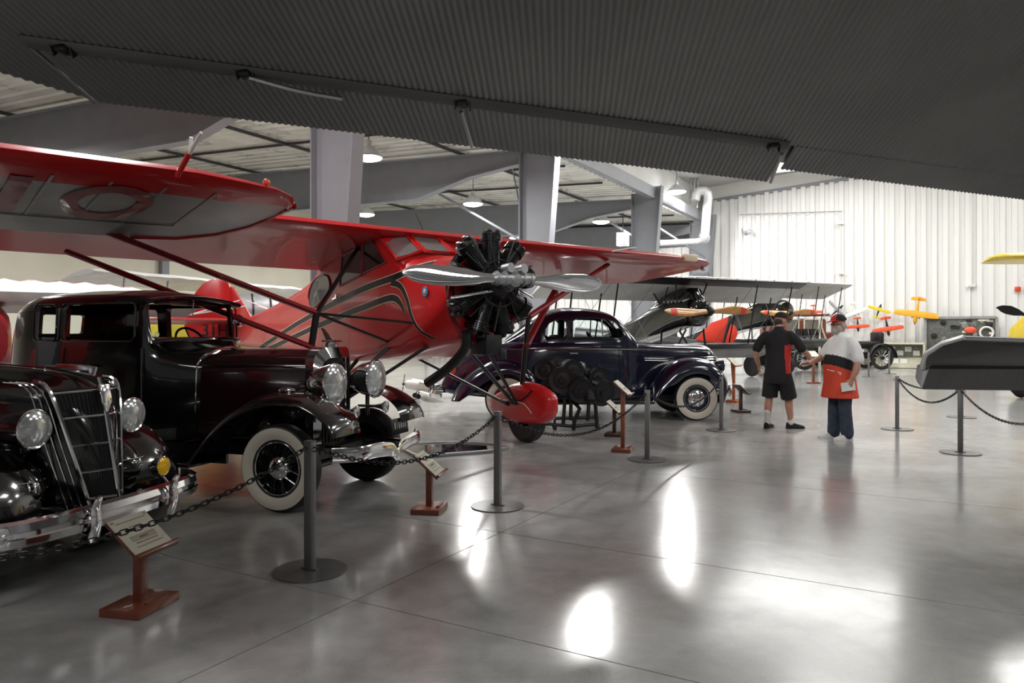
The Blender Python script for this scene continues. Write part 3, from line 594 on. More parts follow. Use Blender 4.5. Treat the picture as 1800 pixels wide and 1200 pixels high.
# ---------------------------------------------------------------- aircraft helpers (x forward, y left)
from mathutils.bvhtree import BVHTree
def airfoil(n=9, th=.11, camber=.03):
    up = []; lo = []
    for k in range(n + 1):
        t = .5 * (1 - math.cos(math.pi * k / n)); y = 5 * th * (.2969 * math.sqrt(t) - .126 * t - .3516 * t * t + .2843 * t ** 3 - .1036 * t ** 4)
        c = 4 * camber * t * (1 - t); up.append((t, c + y)); lo.append((t, c - .75 * y))
    return up, lo
def wing(root, name, st, m_skin, m_le=None, split=.12, th=.11, camber=.03, le_name='leading_edge'):
    """st: stations (y, xLE, zLE, chord, drop of the trailing edge, thickness factor)"""
    up, lo = airfoil(9, th, camber); skin = []; le = []
    for y, x, z, c, dr, tf in st:
        q = lambda t, h: Vector((x - t * c, y, z - dr * t + h * c * tf))
        hi = [q(*p) for p in up]; lw = [q(*p) for p in lo]; ks = [k for k in range(len(up)) if up[k][0] >= split][0]
        if m_le is None: skin.append(hi[::-1] + lw[1:-1])
        else:
            skin.append(hi[ks:][::-1] + lw[ks:-1]); le.append(hi[:ks + 1][::-1] + lw[1:ks + 1])
    o = MB().rings(skin).build(name, m_skin, root, smooth=50)
    if m_le: MB().rings(le).build(le_name, m_le, root, smooth=50)
    return o
def blade_mb(R, chord, sgn, tw0=52, tw1=18, th=.05, r0=.09, curve=0.):
    rg = []
    for k in range(15):
        t = k / 14.; r = r0 + (R - r0) * t
        c = lerp_tab(chord, t)[0]; a = math.radians(tw0 + (tw1 - tw0) * t ** .6) * sgn; h = th * (1 - t) ** .8 + .008
        ring = []
        for j in range(12):
            b = 2 * math.pi * j / 12; u, v = c / 2 * math.cos(b), h / 2 * math.sin(b)
            ring.append(Vector((u * math.sin(a) + v * math.cos(a), sgn * r, u * math.cos(a) - v * math.sin(a) + curve * math.sin(math.pi * t))))
        rg.append(ring)
    return MB().rings(rg)
def text_mesh(name, body, size, m, parent, M, ext=.004):
    cu = bpy.data.curves.new(name, 'FONT'); cu.body = body; cu.size = size; cu.extrude = ext; cu.align_x = 'CENTER'; cu.align_y = 'CENTER'
    t = bpy.data.objects.new(name, cu); COL.objects.link(t); bpy.context.view_layer.update()
    me = bpy.data.meshes.new_from_object(t.evaluated_get(bpy.context.evaluated_depsgraph_get())); bpy.data.objects.remove(t)
    me.materials.clear(); me.materials.append(MT[m]); o = bpy.data.objects.new(name, me); COL.objects.link(o); o.parent = parent; o.matrix_local = M; return o
def radial_engine(root, x, z, n, R, mt='black_metal', r0=.19, cr=.072):
    """cylinders around the x axis; each one with fins, rocker boxes and push rods"""
    MB().lathe([(.05, .33), (.1, .3), (.14, .2), (.20, .12), (.22, 0), (.23, -.12), (.17, -.22), (.30, -.26), (.30, -.34), (.1, -.36), (.001, -.36)], (x, 0, z), (1, 0, 0), 28).build('crankcase', mt, root)
    prof = [(cr * .8, r0)]; h = r0
    while h < R - .10: prof += [(cr, h), (cr, h + .006), (cr * .82, h + .008), (cr * .82, h + .015)]; h += .016
    while h < R - .015: prof += [(cr * 1.2, h), (cr * 1.2, h + .007), (cr * 1.0, h + .009), (cr * 1.0, h + .017)]; h += .018
    prof += [(cr * .8, R), (.001, R + .005)]
    cm = MB().lathe(prof, (0, 0, 0), (0, 0, 1), 18).mesh('cylinder', 40); cm.materials.append(MT[mt])
    pr = MB().cyl((.10, -.03, r0 - .03), (.05, -.055, R + .01), .011, n=7).mesh('push_rod'); pr.materials.append(MT[mt])
    pr2 = MB().cyl((.10, .03, r0 - .03), (.05, .055, R + .01), .011, n=7).mesh('push_rod'); pr2.materials.append(MT[mt])
    rk = MB().box((.0, .055, R + .02), (.13, .045, .055)).mesh('rocker_box', 35, .014); rk.materials.append(MT[mt])
    rk2 = MB().box((.0, -.055, R + .02), (.13, .045, .055)).mesh('rocker_box', 35, .014); rk2.materials.append(MT[mt])
    ip = MB().tube(catmull([(-.06, .055, R - .02), (-.15, .075, R - .06), (-.19, .075, .3), (-.2, .05, .2)], 4), .022, 7).mesh('intake_pipe'); ip.materials.append(MT[mt])
    sp = MB().cyl((.06, 0, R - .06), (.11, .0, R - .05), .011, n=6).mesh('spark_plug'); sp.materials.append(MT['dull_alu'])
    for k in range(n):
        a = 2 * math.pi * k / n
        c = bpy.data.objects.new('cylinder', cm); COL.objects.link(c); c.parent = root; c.location = (x, 0, z); c.rotation_euler = (a, 0, 0)
        for me in (pr, pr2, rk, rk2, ip, sp):
            o = bpy.data.objects.new(me.name.split('.')[0], me); COL.objects.link(o); o.parent = c
    MB().torus((x + .16, 0, z), (1, 0, 0), .25, .012, 36, 6).build('ignition_ring', mt, root)
    MB().torus((x - .16, 0, z), (1, 0, 0), R * .78, .035, 40, 8).build('exhaust_ring', mt, root)

# ---------------------------------------------------------------- red cabin monoplane
HA = math.atan2(-.777, .63)
st = empty('cabin_monoplane', (0, 7.7, 0), HA, 'red high wing cabin monoplane with black stripes, open radial engine and polished propeller', 'airplane')
SF = [(-.50, .47, 1.42, 2.28, .42, .42, .47, .02), (-.56, .50, 1.38, 2.32, .40, .40, .50, .03), (-.9, .545, 1.31, 2.37, .34, .3, .53, .04), (-1.38, .57, 1.22, 2.42, .25, .2, .54, .06), (-1.65, .575, 1.19, 2.58, .16, .18, .55, .05), (-1.95, .58, 1.16, 2.73, .08, .16, .56, .03), (-2.6, .58, 1.12, 2.64, .08, .16, .56, .02), (-3.6, .54, 1.12, 2.46, .12, .16, .50, .03),
      (-4.4, .47, 1.13, 2.27, .16, .16, .40, .04), (-6., .32, 1.17, 2.03, .16, .12, .25, .04), (-7.6, .18, 1.21, 1.80, .1, .1, .14, .02), (-8.9, .05, 1.26, 1.6, .03, .03, .04, .0)]
fm = MB().rings([rsec(*s) for s in smooth_tab(SF, 4)])
fm.build('fuselage', 'red_paint', st, smooth=40)
MB().lathe([(.475, 0), (.50, .01), (.49, .03), (.44, .02)], (-.5, 0, 1.85), (1, 0, 0), 40).build('nose_ring', 'red_dark', st)
BV = BVHTree.FromPolygons(fm.v, fm.f)
def side(x, z, off=.008, s=-1):
    h = BV.ray_cast(Vector((x, s * 3., z)), Vector((0, -s, 0)))[0]
    return Vector((x, (h.y if h else s * .5) + s * off, z))
def ribbon(name, pts, wd, m, off, tp=None, parent=st, s=-1):
    pts = catmull([(x, 0, z) for x, z in pts], 5); rows = []; N = len(pts)
    for i, p in enumerate(pts):
        d = (pts[min(i + 1, N - 1)] - pts[max(i - 1, 0)]).normalized(); nn = Vector((-d.z, 0, d.x)); w_ = wd * (tp(i / (N - 1)) if tp else 1)
        rows.append([side(p.x + nn.x * w_ / 2, p.z + nn.z * w_ / 2, off, s), side(p.x, p.z, off, s), side(p.x - nn.x * w_ / 2, p.z - nn.z * w_ / 2, off, s)])
    return MB().grid(rows).build(name, m, parent, smooth=None)
UPS = [(-6.6, 1.21), (-6.16, 1.3), (-4.71, 1.6), (-3.51, 1.8), (-2.19, 2.03), (-1.49, 2.13), (-1.18, 2.21), (-.92, 2.26)]
LWS = [(-6.2, 1.18), (-5.77, 1.25), (-4.71, 1.42), (-3.51, 1.6), (-2.19, 1.8), (-1.66, 1.885), (-1.45, 1.885), (-1.31, 1.80), (-1.22, 1.68)]
FRS = [(-1.55, 2.075), (-1.35, 2.02), (-1.2, 1.86), (-1.1, 1.68), (-.95, 1.52), (-.80, 1.42)]
for sd in (-1, 1):
    for nm, pts, wd, tp in (('upper_stripe', UPS, .075, None), ('lower_stripe', LWS, .075, lambda t: 1 if t < .8 else 1 - (t - .8) * 4.2), ('nose_stripe', FRS, .075, lambda t: 1 - .65 * t)):
        q = ribbon(nm, pts, wd + .022, 'cream_line', .005, tp, st, sd); ribbon('stripe_core', pts, wd, 'black_satin', .008, tp, q, sd)
    def pane(nm, pts, m, off=.01):
        rim = [side(x, z, off, sd) for x, z in pts]; c = sum(rim, Vector()) / len(rim); n = len(rim)
        o = MB().add(rim + [c], [(k, (k + 1) % n, n) for k in range(n)]).build(nm, m, st, smooth=None)
        MB().tube(rim, .014, 6, True).build('window_frame', 'red_dark', o); return o
    pane('cabin_window', [(-1.66, 2.32), (-1.98, 2.60), (-2.2, 2.58), (-2.2, 2.22)], 'dark_glass')
    pane('cabin_window', [(-2.24, 2.21), (-2.24, 2.57), (-2.8, 2.48), (-2.86, 2.10)], 'dark_glass')
    pane('rear_window', [(p.x, p.z) for p in catmull([(-4.11, 0, 2.01), (-3.99, 0, 2.17), (-3.73, 0, 2.26), (-3.32, 0, 2.26), (-3.22, 0, 2.07), (-3.66, 0, 1.87), (-3.97, 0, 1.86)], 4, True)], 'dark_glass')
    h = side(-2.95, 1.95, .02, sd); MB().bar(h, h + Vector((-.11, 0, -.02)), .02, .02).cyl(h + Vector((.03, 0, .02)), h + Vector((.03, sd * .03, .02)), .025).build('door_handle', 'chrome', st)
bd = side(-.84, 1.94, .012); MB().cyl(bd, bd + Vector((.0, -.006, 0)), .055, n=20).build('round_badge', 'blue_badge', st)
MB().ell(bd + Vector((0, -.008, 0)), (.025, .006, .03), 10, 6).build('badge_centre', 'cream_line', st)
for nm, q in (('windshield_pane', [(-1.46, -.545, 2.32), (-1.42, -.25, 2.425), (-1.90, -.23, 2.715), (-1.97, -.545, 2.665)]), ('windshield_pane', [(-1.40, -.20, 2.43), (-1.40, .20, 2.43), (-1.90, .18, 2.725), (-1.90, -.18, 2.725)]), ('windshield_pane', [(-1.42, .25, 2.425), (-1.46, .545, 2.32), (-1.97, .545, 2.665), (-1.90, .23, 2.715)])):
    o = MB().prism([Vector(p) + Vector((.035, 0, .02)) for p in q], (-.02, 0, -.015)).build(nm, 'grey_glass', st)
    MB().tube([Vector(p) + Vector((.035, 0, .022)) for p in q], .024, 6, True).build('windshield_frame', 'red_paint', o)
def taper(s, y0=.0):
    L = [(.0, -1.66, 2.70, 2.05, .34, 1.), (.6, -1.66, 2.70, 2.05, .34, 1.), (2.8, -1.66, 2.71, 2.05, .34, 1.), (4.9, -1.66, 2.73, 2.05, .34, .95), (5.4, -1.68, 2.73, 1.95, .32, .85), (5.75, -1.74, 2.72, 1.7, .28, .75), (5.98, -1.86, 2.70, 1.3, .2, .65), (6.1, -2.0, 2.67, .85, .12, .55), (6.15, -2.15, 2.64, .4, .05, .5)]
    return [(s * y, *r) for y, *r in L]
for s in (-1, 1):
    wing(st, 'wing', taper(s), 'red_fabric', 'red_paint')
    A = Vector((-1.5, s * 1.5, 1.70)); B = Vector((-1.55, s * 1.5, 1.32)); W = Vector((-1.78, s * 1.58, .42))
    for nm, a, b, r in (('wing_strut', A, (-2.1, s * 3.65, 2.56), .055), ('wing_strut', B, (-3.15, s * 3.6, 2.36), .055)): MB().tube([a, b], r, 8, flat=.6).build(nm, 'red_dark', st)
    for nm, a, b, r in (('gear_strut', A, W, .04), ('gear_strut', A, (-2.35, s * .57, 2.55), .03), ('gear_strut', A, (-1.08, s * .56, 1.6), .02), ('gear_strut', A, (-1.62, s * .5, 1.36), .024), ('gear_strut', (-1.62, s * .5, 1.36), W, .034), ('gear_strut', (-2.6, s * .45, 1.14), W, .03), ('gear_strut', (-1.0, s * .4, 1.34), W, .028)):
        MB().tube([a, b], r, 8, flat=.7).build(nm, 'black_satin', st)
    pr = [(-1.10, .03, .52, .62, .03, .03, .03, 0), (-1.16, .10, .38, .68, .08, .08, .1, 0), (-1.32, .155, .28, .76, .14, .12, .15, 0), (-1.6, .18, .25, .82, .16, .14, .17, 0), (-1.9, .17, .24, .79, .16, .14, .17, 0), (-2.15, .135, .26, .68, .12, .1, .13, 0), (-2.4, .07, .36, .58, .06, .06, .06, 0), (-2.52, .015, .44, .5, .012, .012, .012, 0)]
    R_ = [[Vector((p.x, p.y + s * 1.62, p.z)) for p in rsec(*q)] for q in smooth_tab(pr, 4)]
    wp = MB().rings(R_).build('wheel_pant', 'red_paint', st, smooth=60)
    MB().tube(catmull([(-1.35, s * 1.62 - .17, .74), (-1.55, s * 1.62 - .195, .60), (-1.8, s * 1.62 - .195, .56), (-2.1, s * 1.62 - .155, .55)], 5), .010, 5).build('pant_stripe', 'black_satin', wp)
    MB().tube(catmull([(-1.38, s * 1.62 - .165, .42), (-1.52, s * 1.62 - .19, .54), (-1.8, s * 1.62 - .195, .56)], 5), .008, 5).build('pant_stripe', 'cream_line', wp)
    MB().lathe([(.15, -.07), (.29, -.1), (.335, -.06), (.335, .06), (.29, .1), (.15, .07), (.001, .06)], (-1.68, s * 1.62, .335), (0, s, 0), 32).build('main_wheel', 'rubber', st)
    wing(st, 'stabilizer', [(s * y, x, 1.72, c, .08, 1) for y, x, c in ((.03, -7.9, 1.2), (1.2, -8.0, 1.1), (1.6, -8.2, .8), (1.75, -8.4, .4))], 'red_fabric', None, th=.06)
    MB().tube([(-8.2, s * .06, 2.1), (-8.3, s * 1.1, 1.76)], .014, 6).build('tail_brace', 'white_fabric', st)
    MB().tube([(-7.7, s * .1, 1.98), (-8.5, s * 1.2, 1.76)], .014, 6).build('tail_brace', 'white_fabric', st)
MB().prism([(-7.7, -.02, 1.75), (-8.2, -.02, 2.05), (-8.75, -.02, 2.38), (-8.9, -.02, 2.40), (-8.9, -.02, 1.3)], (0, .04, 0)).build('fin', 'red_paint', st, bevel=.012)
rd = MB().prism([(p.x, -.025, p.z) for p in catmull([(-8.92, 0, 1.2), (-8.92, 0, 2.40), (-9.2, 0, 2.56), (-9.55, 0, 2.44), (-9.85, 0, 2.05), (-9.95, 0, 1.6), (-9.7, 0, 1.3), (-9.3, 0, 1.18)], 4, True)], (0, .05, 0)).build('rudder', 'red_paint', st, bevel=.012)
text_mesh('registration', '31H', .36, 'black_satin', rd, Matrix(((1, 0, 0, -9.24), (0, 0, -1, -.032), (0, 1, 0, 1.52), (0, 0, 0, 1))))
rd.matrix_local = Matrix.Translation((-8.92, 0, 0)) @ Matrix.Rotation(math.radians(38), 4, 'Z') @ Matrix.Translation((8.92, 0, 0))
MB().cyl((-8.7, 0, 1.25), (-9.0, 0, .12), .03).lathe([(.03, -.04), (.11, -.05), (.12, 0), (.11, .05), (.03, .04)], (-9.0, 0, .12), (0, 1, 0), 20).build('tail_wheel', 'black_metal', st)
radial_engine(st, -.36, 2.02, 9, .55, cr=.10)
MB().lathe([(.47, 0), (.49, -.02), (.3, -.06), (.001, -.06)], (-.50, 0, 2.0), (1, 0, 0), 32).build('engine_baffle', 'black_satin', st)
for k in range(9):
    a = 2 * math.pi * (k + .5) / 9; MB().tube([(-.2, .2 * math.sin(a), 2.02 + .2 * math.cos(a)), (-.24, .52 * math.sin(a + .1), 2.02 + .52 * math.cos(a + .1))], .010, 5).build('ignition_lead', 'black_metal', st)
MB().tube([(-.15, -.15, 1.93), (-.2, -.55, 1.86), (-.22, -.62, 1.85)], .014, 6).build('oil_line', 'chrome', st)
MB().tube(catmull([(-.4, -.3, 1.5), (-.5, -.25, 1.32), (-.75, -.3, 1.1), (-1.05, -.38, .92)], 5), .055, 10).build('exhaust_pipe', 'black_satin', st)
MB().box((-.45, 0, 1.36), (.3, .22, .22)).cyl((-.32, .12, 1.3), (-.32, .12, 1.2), .05).build('carburettor', 'engine_grey', st, bevel=.03)
ph = MB().lathe([(.05, -.16), (.06, -.02), (.085, 0), (.085, .1), (.05, .14), (.001, .145)], (-.04, 0, 2.05), (1, 0, 0), 22).cyl((.02, -.26, 2.045), (.02, .26, 2.06), .062, n=18).build('propeller_hub', 'dull_alu', st)
for s in (-1, 1):
    ch = [(0, .10), (.12, .105), (.3, .175), (.5, .215), (.7, .215), (.85, .18), (.95, .115), (1, .03)]
    b = blade_mb(1.33, ch, s, 34, 12, .075, .2).xf(Matrix.Translation((.02, 0, 2.05))).build('blade', 'polished_alu', ph, smooth=60)
    MB().torus((.02, s * .22, 2.05), (0, 1, 0), .066, .014, 20, 6).torus((.02, s * .12, 2.05), (0, 1, 0), .066, .012, 20, 6).build('clamp_ring', 'dull_alu', ph)
    MB().cyl((-.02, s * .09, 2.155), (.09, s * .09 + .01, 2.165), .052, n=20).cyl((.03, s * .1, 2.1), (.03, s * .1, 2.16), .03, n=10).build('counterweight', 'dull_alu', ph)
MB().cyl((-1.75, 0, 2.76), (-1.95, .02, 2.98), .008, n=5).build('aerial', 'black_satin', st)
MB().cyl((-1.3, 3.3, 2.73), (-1.75, 3.3, 2.71), .012, n=6).box((-1.3, 3.3, 2.73), (.18, .05, .02)).build('pitot_tube', 'white_fabric', st)
MB().ell((-2.1, 6.12, 2.62), (.05, .04, .03), 10, 6).build('navigation_light', 'white_fabric', st)
MB().box((-1.69, 5.2, 2.735), (.10, .35, .12)).build('landing_light', 'cream_line', st, bevel=.03)

# ---------------------------------------------------------------- the second red wing, near left
HN = math.atan2(-.74, .67)
nw = empty('parked_monoplane', (-1.77, 6.54, 0), HN, 'silver and red monoplane wing with pitot tube, reaching in above the sedans', 'airplane')
NS = [(-7.0, .02, 2.72, 1.95, .34, 1.), (-5., .02, 2.73, 1.95, .34, 1.), (-3., .02, 2.74, 1.95, .34, 1.), (-1.0, .0, 2.77, 1.9, .33, .95), (-.6, -.02, 2.75, 1.75, .30, .85), (-.3, -.08, 2.74, 1.45, .25, .75), (-.1, -.2, 2.72, 1.0, .17, .65), (-.02, -.34, 2.70, .6, .1, .6), (.02, -.5, 2.68, .3, .04, .5)]
wing(nw, 'wing', NS, 'silver_fabric', 'red_paint', .13)
MB().tube([Vector((x - c, y, z - d + .012)) for y, x, z, c, d, t in NS[3:]] + [Vector((-.45, .03, 2.68))] + [Vector((x - .1 * c, y, z)) for y, x, z, c, d, t in NS[:2:-1]], .03, 8).build('tip_bow', 'red_paint', nw)
def und(y, t):      # point just below the lower skin
    y_, x, z, c, d, tf = [u for u in zip(*[(s_) for s_ in NS])] and (y, *lerp_tab(NS, y)); up, lo = airfoil(30, .11, .03)
    h = min(lo, key=lambda q: abs(q[0] - t))[1]; return Vector((x - t * c, y, z - d * t + h * c * tf - .006))
for yy in (-.75, -1.15, -1.55, -1.95, -2.35, -2.75): MB().grid([[und(yy - .012, t), und(yy + .012, t)] for t in [.15 + .05 * k for k in range(14)]]).build('rib_tape', 'dull_alu', nw, smooth=None)
def letter(pts_rows, nm='wing_letter'): MB().grid(pts_rows).build(nm, 'red_dark', nw, smooth=None)
for k0 in (0,):
    ring = []
    for k in range(25):
        a = 2 * math.pi * k / 24; ring.append([und(-1.45 + .34 * math.cos(a) * rr, .46 + .27 * math.sin(a) * rr) - Vector((0, 0, .002)) for rr in (.62, .8, 1.)])
    letter(ring)
for y0, y1, t0, t1 in ((-2.05, -2.2, .2, .72), (-2.45, -2.6, .2, .72), (-2.2, -2.45, .42, .52)):
    letter([[und(y0 + (y1 - y0) * a, t0 + (t1 - t0) * k / 8) - Vector((0, 0, .002)) for a in (0, .5, 1)] for k in range(9)])
MB().grid([[und(y, t) + Vector((0, 0, -.002)) for t in (.74, .75, .76)] for y in [-4 + .25 * k for k in range(14)]]).build('aileron_gap', 'black_satin', nw, smooth=None)
pt = MB().cyl((-.03, -1.15, 2.73), (.26, -1.15, 2.86), .022, n=10).build('pitot_mast', 'red_paint', nw)
MB().cyl((.24, -1.15, 2.85), (.50, -1.15, 2.965), .017, .012, 10).cyl((.27, -1.15, 2.87), (.32, -1.16, 2.965), .014, n=8).build('pitot_tube', 'white_fabric', pt)
MB().ell((-.12, -.38, 2.80), (.035, .03, .03), 10, 6).build('tip_light', 'red_orange', nw); MB().ell((-.62, .02, 2.655), (.03, .02, .02), 10, 6).build('navigation_light', 'white_fabric', nw)
for a, b in (((-.5, -3.4, 2.62), (-.6, -6.4, 1.3)), ((-1.4, -3.4, 2.42), (-1.5, -6.4, 1.25))): MB().tube([a, b], .035, 8, flat=.6).build('wing_strut', 'red_dark', nw)
MB().rings([[Vector((p.x, p.y - 7.0, p.z)) for p in rsec(*s_)] for s_ in smooth_tab([(1.0, .4, 1.3, 2.2, .35, .35, .4, 0), (.3, .5, 1.2, 2.4, .3, .2, .48, .04), (-.2, .55, 1.1, 2.75, .15, .15, .52, .03), (-2.2, .5, 1.1, 2.4, .15, .15, .45, .03), (-6., .1, 1.2, 1.7, .08, .05, .08, .01)], 3)]).build('fuselage', 'red_paint', nw, smooth=50)
for s in (-1, 1):
    MB().tube([(.1, -7 + s * .4, 1.2), (.1, -7 + s * .95, .35)], .04, 8).build('gear_leg', 'black_satin', nw)
    MB().lathe([(.12, -.07), (.28, -.1), (.33, -.06), (.33, .06), (.28, .1), (.12, .07), (.001, .05)], (.1, -7 + s * 1.0, .33), (0, s, 0), 24).build('main_wheel', 'rubber', nw)

# ---------------------------------------------------------------- corrugated metal transport plane overhead
tm = empty('metal_transport_plane', (0, 0, 0), 0., 'huge dark corrugated metal wing overhead with aileron, and the tailplane of the same aircraft', 'airplane')
TL, TR = P(0, 156, 1290 * 1.25 / 427), P(1800, 371, 1290 * .95 / 212); SP = (TR - TL); SPL = SP.length; sp_ = SP / SPL
CD = Vector((-.07, -1., .228)).normalized()
NRM = sp_.cross(CD).normalized(); NRM = NRM if NRM.z < 0 else -NRM      # pointing down
PITCH = .035
def s_at(px):
    k = (px - 900) / F; return (k * TL.y - TL.x) / (sp_.x - k * sp_.y)
def corr(s0, s1, c0, c1, nc, amp=.0045, z_off=0., curve=0.):
    rows = []; ss = []; s = s0
    while s < s1 - 1e-6: ss += [(s, -1), (s + PITCH * .25, 0), (s + PITCH * .5, 1), (s + PITCH * .75, 0)]; s += PITCH
    ss.append((s, -1))
    for k in range(nc + 1):
        rows.append([TL + sp_ * s + CD * (c0(s) + (c1 - c0(s)) * k / nc) + NRM * (amp * a + z_off) for s, a in ss])
    return rows
AIL0, AIL1, HG = s_at(170), s_at(1345), .52
S0, S1 = s_at(0) - 1.5, s_at(1800) + 5.
def shell(nm, s0, s1, c0, c1, par, z_off=0.):
    return MB().grid(corr(s0, s1, c0, c1, 5, z_off=z_off)).build(nm, 'corrugated_alu', par, smooth=70)
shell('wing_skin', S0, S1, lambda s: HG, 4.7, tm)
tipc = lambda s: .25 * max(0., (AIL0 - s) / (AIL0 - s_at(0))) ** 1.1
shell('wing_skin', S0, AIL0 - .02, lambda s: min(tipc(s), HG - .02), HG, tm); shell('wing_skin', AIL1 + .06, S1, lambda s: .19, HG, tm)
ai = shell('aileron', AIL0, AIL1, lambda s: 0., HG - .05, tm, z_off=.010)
MB().tube([TL + sp_ * (AIL0 - .01) + CD * c + NRM * .012 for c in (-.0, .2, HG - .03)], .009, 6).build('aileron_end_rib', 'corrugated_alu', ai)
# upper skin and edges so that the wing has its thickness
up_ = [[TL + sp_ * s + CD * c - NRM * h for s in (S0, S0 + 2, 5, S1)] for c, h in ((.26, .012), (HG + .05, .05), (1.5, .36), (3., .5), (4.2, .34), (4.6, .0))]
MB().grid(up_).build('upper_skin', 'dull_alu', tm)
tipr = [TL + sp_ * S0 + CD * c for c in (.26, HG, 1.5, 3., 4.2, 4.6)]; MB().add(tipr + [p - NRM * h for p, h in zip(tipr, (.012, .05, .36, .5, .34, 0))], [(k, k + 1, k + 7, k + 6) for k in range(5)]).build('wing_tip', 'dull_alu', tm)
# hinge gap (a smooth half round cover) and the hinge horns
def s_hinge(px):
    k = (px - 900) / F; q = TL + CD * HG; return (k * q.y - q.x) / (sp_.x - k * sp_.y)
gp = [TL + sp_ * s + CD * HG + NRM * .006 for s in (AIL0, AIL0 + 1.5, AIL0 + 3, AIL1)]
MB().rings([[p + CD * (.055 * math.cos(a)) + NRM * (.016 * math.sin(a)) for a in [k * math.pi / 4 for k in range(8)]] for p in gp]).build('hinge_cover', 'tail_alu', tm, smooth=60)
for s in [s_hinge(x) for x in (112, 432, 812, 1358)]:
    p = TL + sp_ * s + CD * HG + NRM * .02
    MB().box(p, (.06, .08, .035)).build('hinge_bracket', 'black_satin', tm, bevel=.012)
    for d in (-.04, .04): MB().prism([p + sp_ * d + CD * .035, p + sp_ * d + NRM * .04, p + sp_ * d - CD * .03], sp_ * .006).build('hinge_ear', 'black_satin', tm)
for s, l in ((s_hinge(812) - .01, .36), (s_hinge(1375), .36)):
    p = TL + sp_ * s + CD * (HG - .03) + NRM * .05; e = TL + sp_ * (s + .02) + CD * (HG - l) + NRM * .09
    MB().tube([p, e], .011, 6).build('control_rod', 'dull_alu', tm)
MB().tube(catmull([TL + sp_ * (s_hinge(440)) + CD * (HG + .01) + NRM * .04, TL + sp_ * (s_hinge(440) + .22) + CD * (HG - .03) + NRM * .055, TL + sp_ * (s_hinge(440) + .42) + CD * (HG - .1) + NRM * .03], 5), .012, 6).build('control_rod', 'dull_alu', tm)
# tailplane: fixed part sloping down to the hinge, elevator drooping behind it
def tp(px, py, Y): return P(px, py, Y)
LE = [tp(2450, 610, 6.6), tp(1800, 607, 6.6), tp(1690, 603, 6.6)]; TIP = [tp(1655, 614, 6.75), tp(1629, 630, 6.95), tp(1621, 652, 7.12)]; HN_ = [tp(1640, 644, 7.1), tp(2450, 650, 7.1)]
up3 = Vector((0, .05, .07))
MB().prism([LE[0], LE[1], LE[2], TIP[0], TIP[1], TIP[2], HN_[0], HN_[1]], up3).build('stabilizer', 'tail_alu', tm, bevel=.02)
MB().tube([LE[2] + Vector((.02, -.01, .055)), TIP[0] + Vector((0, -.015, .055)), TIP[1] + Vector((0, -.015, .05)), TIP[2] + Vector((0, -.01, .03))], .024, 8).build('tip_edge', 'lit_edge', tm)  # pale metal paints in the light falling on the tip edge
MB().tube([LE[0] + Vector((0, -.0, .06)), LE[1] + Vector((0, -.0, .06)), LE[2] + Vector((0, -.0, .06))], .010, 6).build('stabilizer_edge', 'dull_alu', tm)
a0, a1, b0, b1 = tp(1634, 648, 7.12), tp(2450, 652, 7.12), tp(1622, 684, 7.55), tp(2450, 694, 7.55)
rows = []
for k in range(7):
    t = k / 6; row = []
    L_, R_ = a0.lerp(b0, t), a1.lerp(b1, t); N = 300
    for j in range(N + 1): row.append(L_.lerp(R_, j / N) + Vector((0, -.4, -.3)).normalized() * (.004 if j % 2 else -.004))
    rows.append(row)
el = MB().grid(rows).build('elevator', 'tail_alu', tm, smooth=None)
MB().prism([a0, a1, b1, b0], (0, .012, .05)).build('elevator_core', 'tail_alu', el)
MB().prism([TIP[2], a0, b0, b0 + Vector((-.03, .0, .06))], (-.02, .06, .06)).build('elevator_tip', 'dull_alu', el, bevel=.01)
MB().rings([[p for p in [Vector((x0 + w_ * sx, y, z)) for sx, z in ((-1, zb), (1, zb), (1, zt), (-1, zt))]] for y, x0, w_, zb, zt in ((-5., 9.4, .3, 1.8, 2.8), (-4.2, 9.4, .75, 1.2, 3.1), (0, 9.6, .8, 1.1, 3.2), (3., 9.7, .75, .95, 2.7), (7.8, 10.2, .35, .75, 1.7))]).build('fuselage', 'corrugated_alu', tm, bevel=.1)
MB().prism([(10.2, 6.4, 1.4), (10.2, 7.9, 1.3), (10.2, 8.2, 2.9), (10.2, 7.4, 3.2)], (.06, 0, 0)).build('fin', 'corrugated_alu', tm, bevel=.02)
for xx in (8.0, 11.2):
    MB().cyl((9.6, -2.2, 1.2), (xx, -2.2, .55), .06).cyl((xx, -2.2, 2.3), (xx, -2.2, .55), .05).build('gear_leg', 'dull_alu', tm)
    MB().lathe([(.2, -.12), (.45, -.16), (.55, -.08), (.55, .08), (.45, .16), (.2, .12), (.001, .1)], (xx, -2.2, .55), (1, 0, 0), 28).build('main_wheel', 'rubber', tm)
MB().cyl((10.2, 7.4, .8), (10.2, 7.6, .2), .05).lathe([(.05, -.06), (.18, -.08), (.2, 0), (.18, .08), (.05, .06)], (10.2, 7.6, .2), (1, 0, 0), 20).build('tail_wheel', 'rubber', tm)
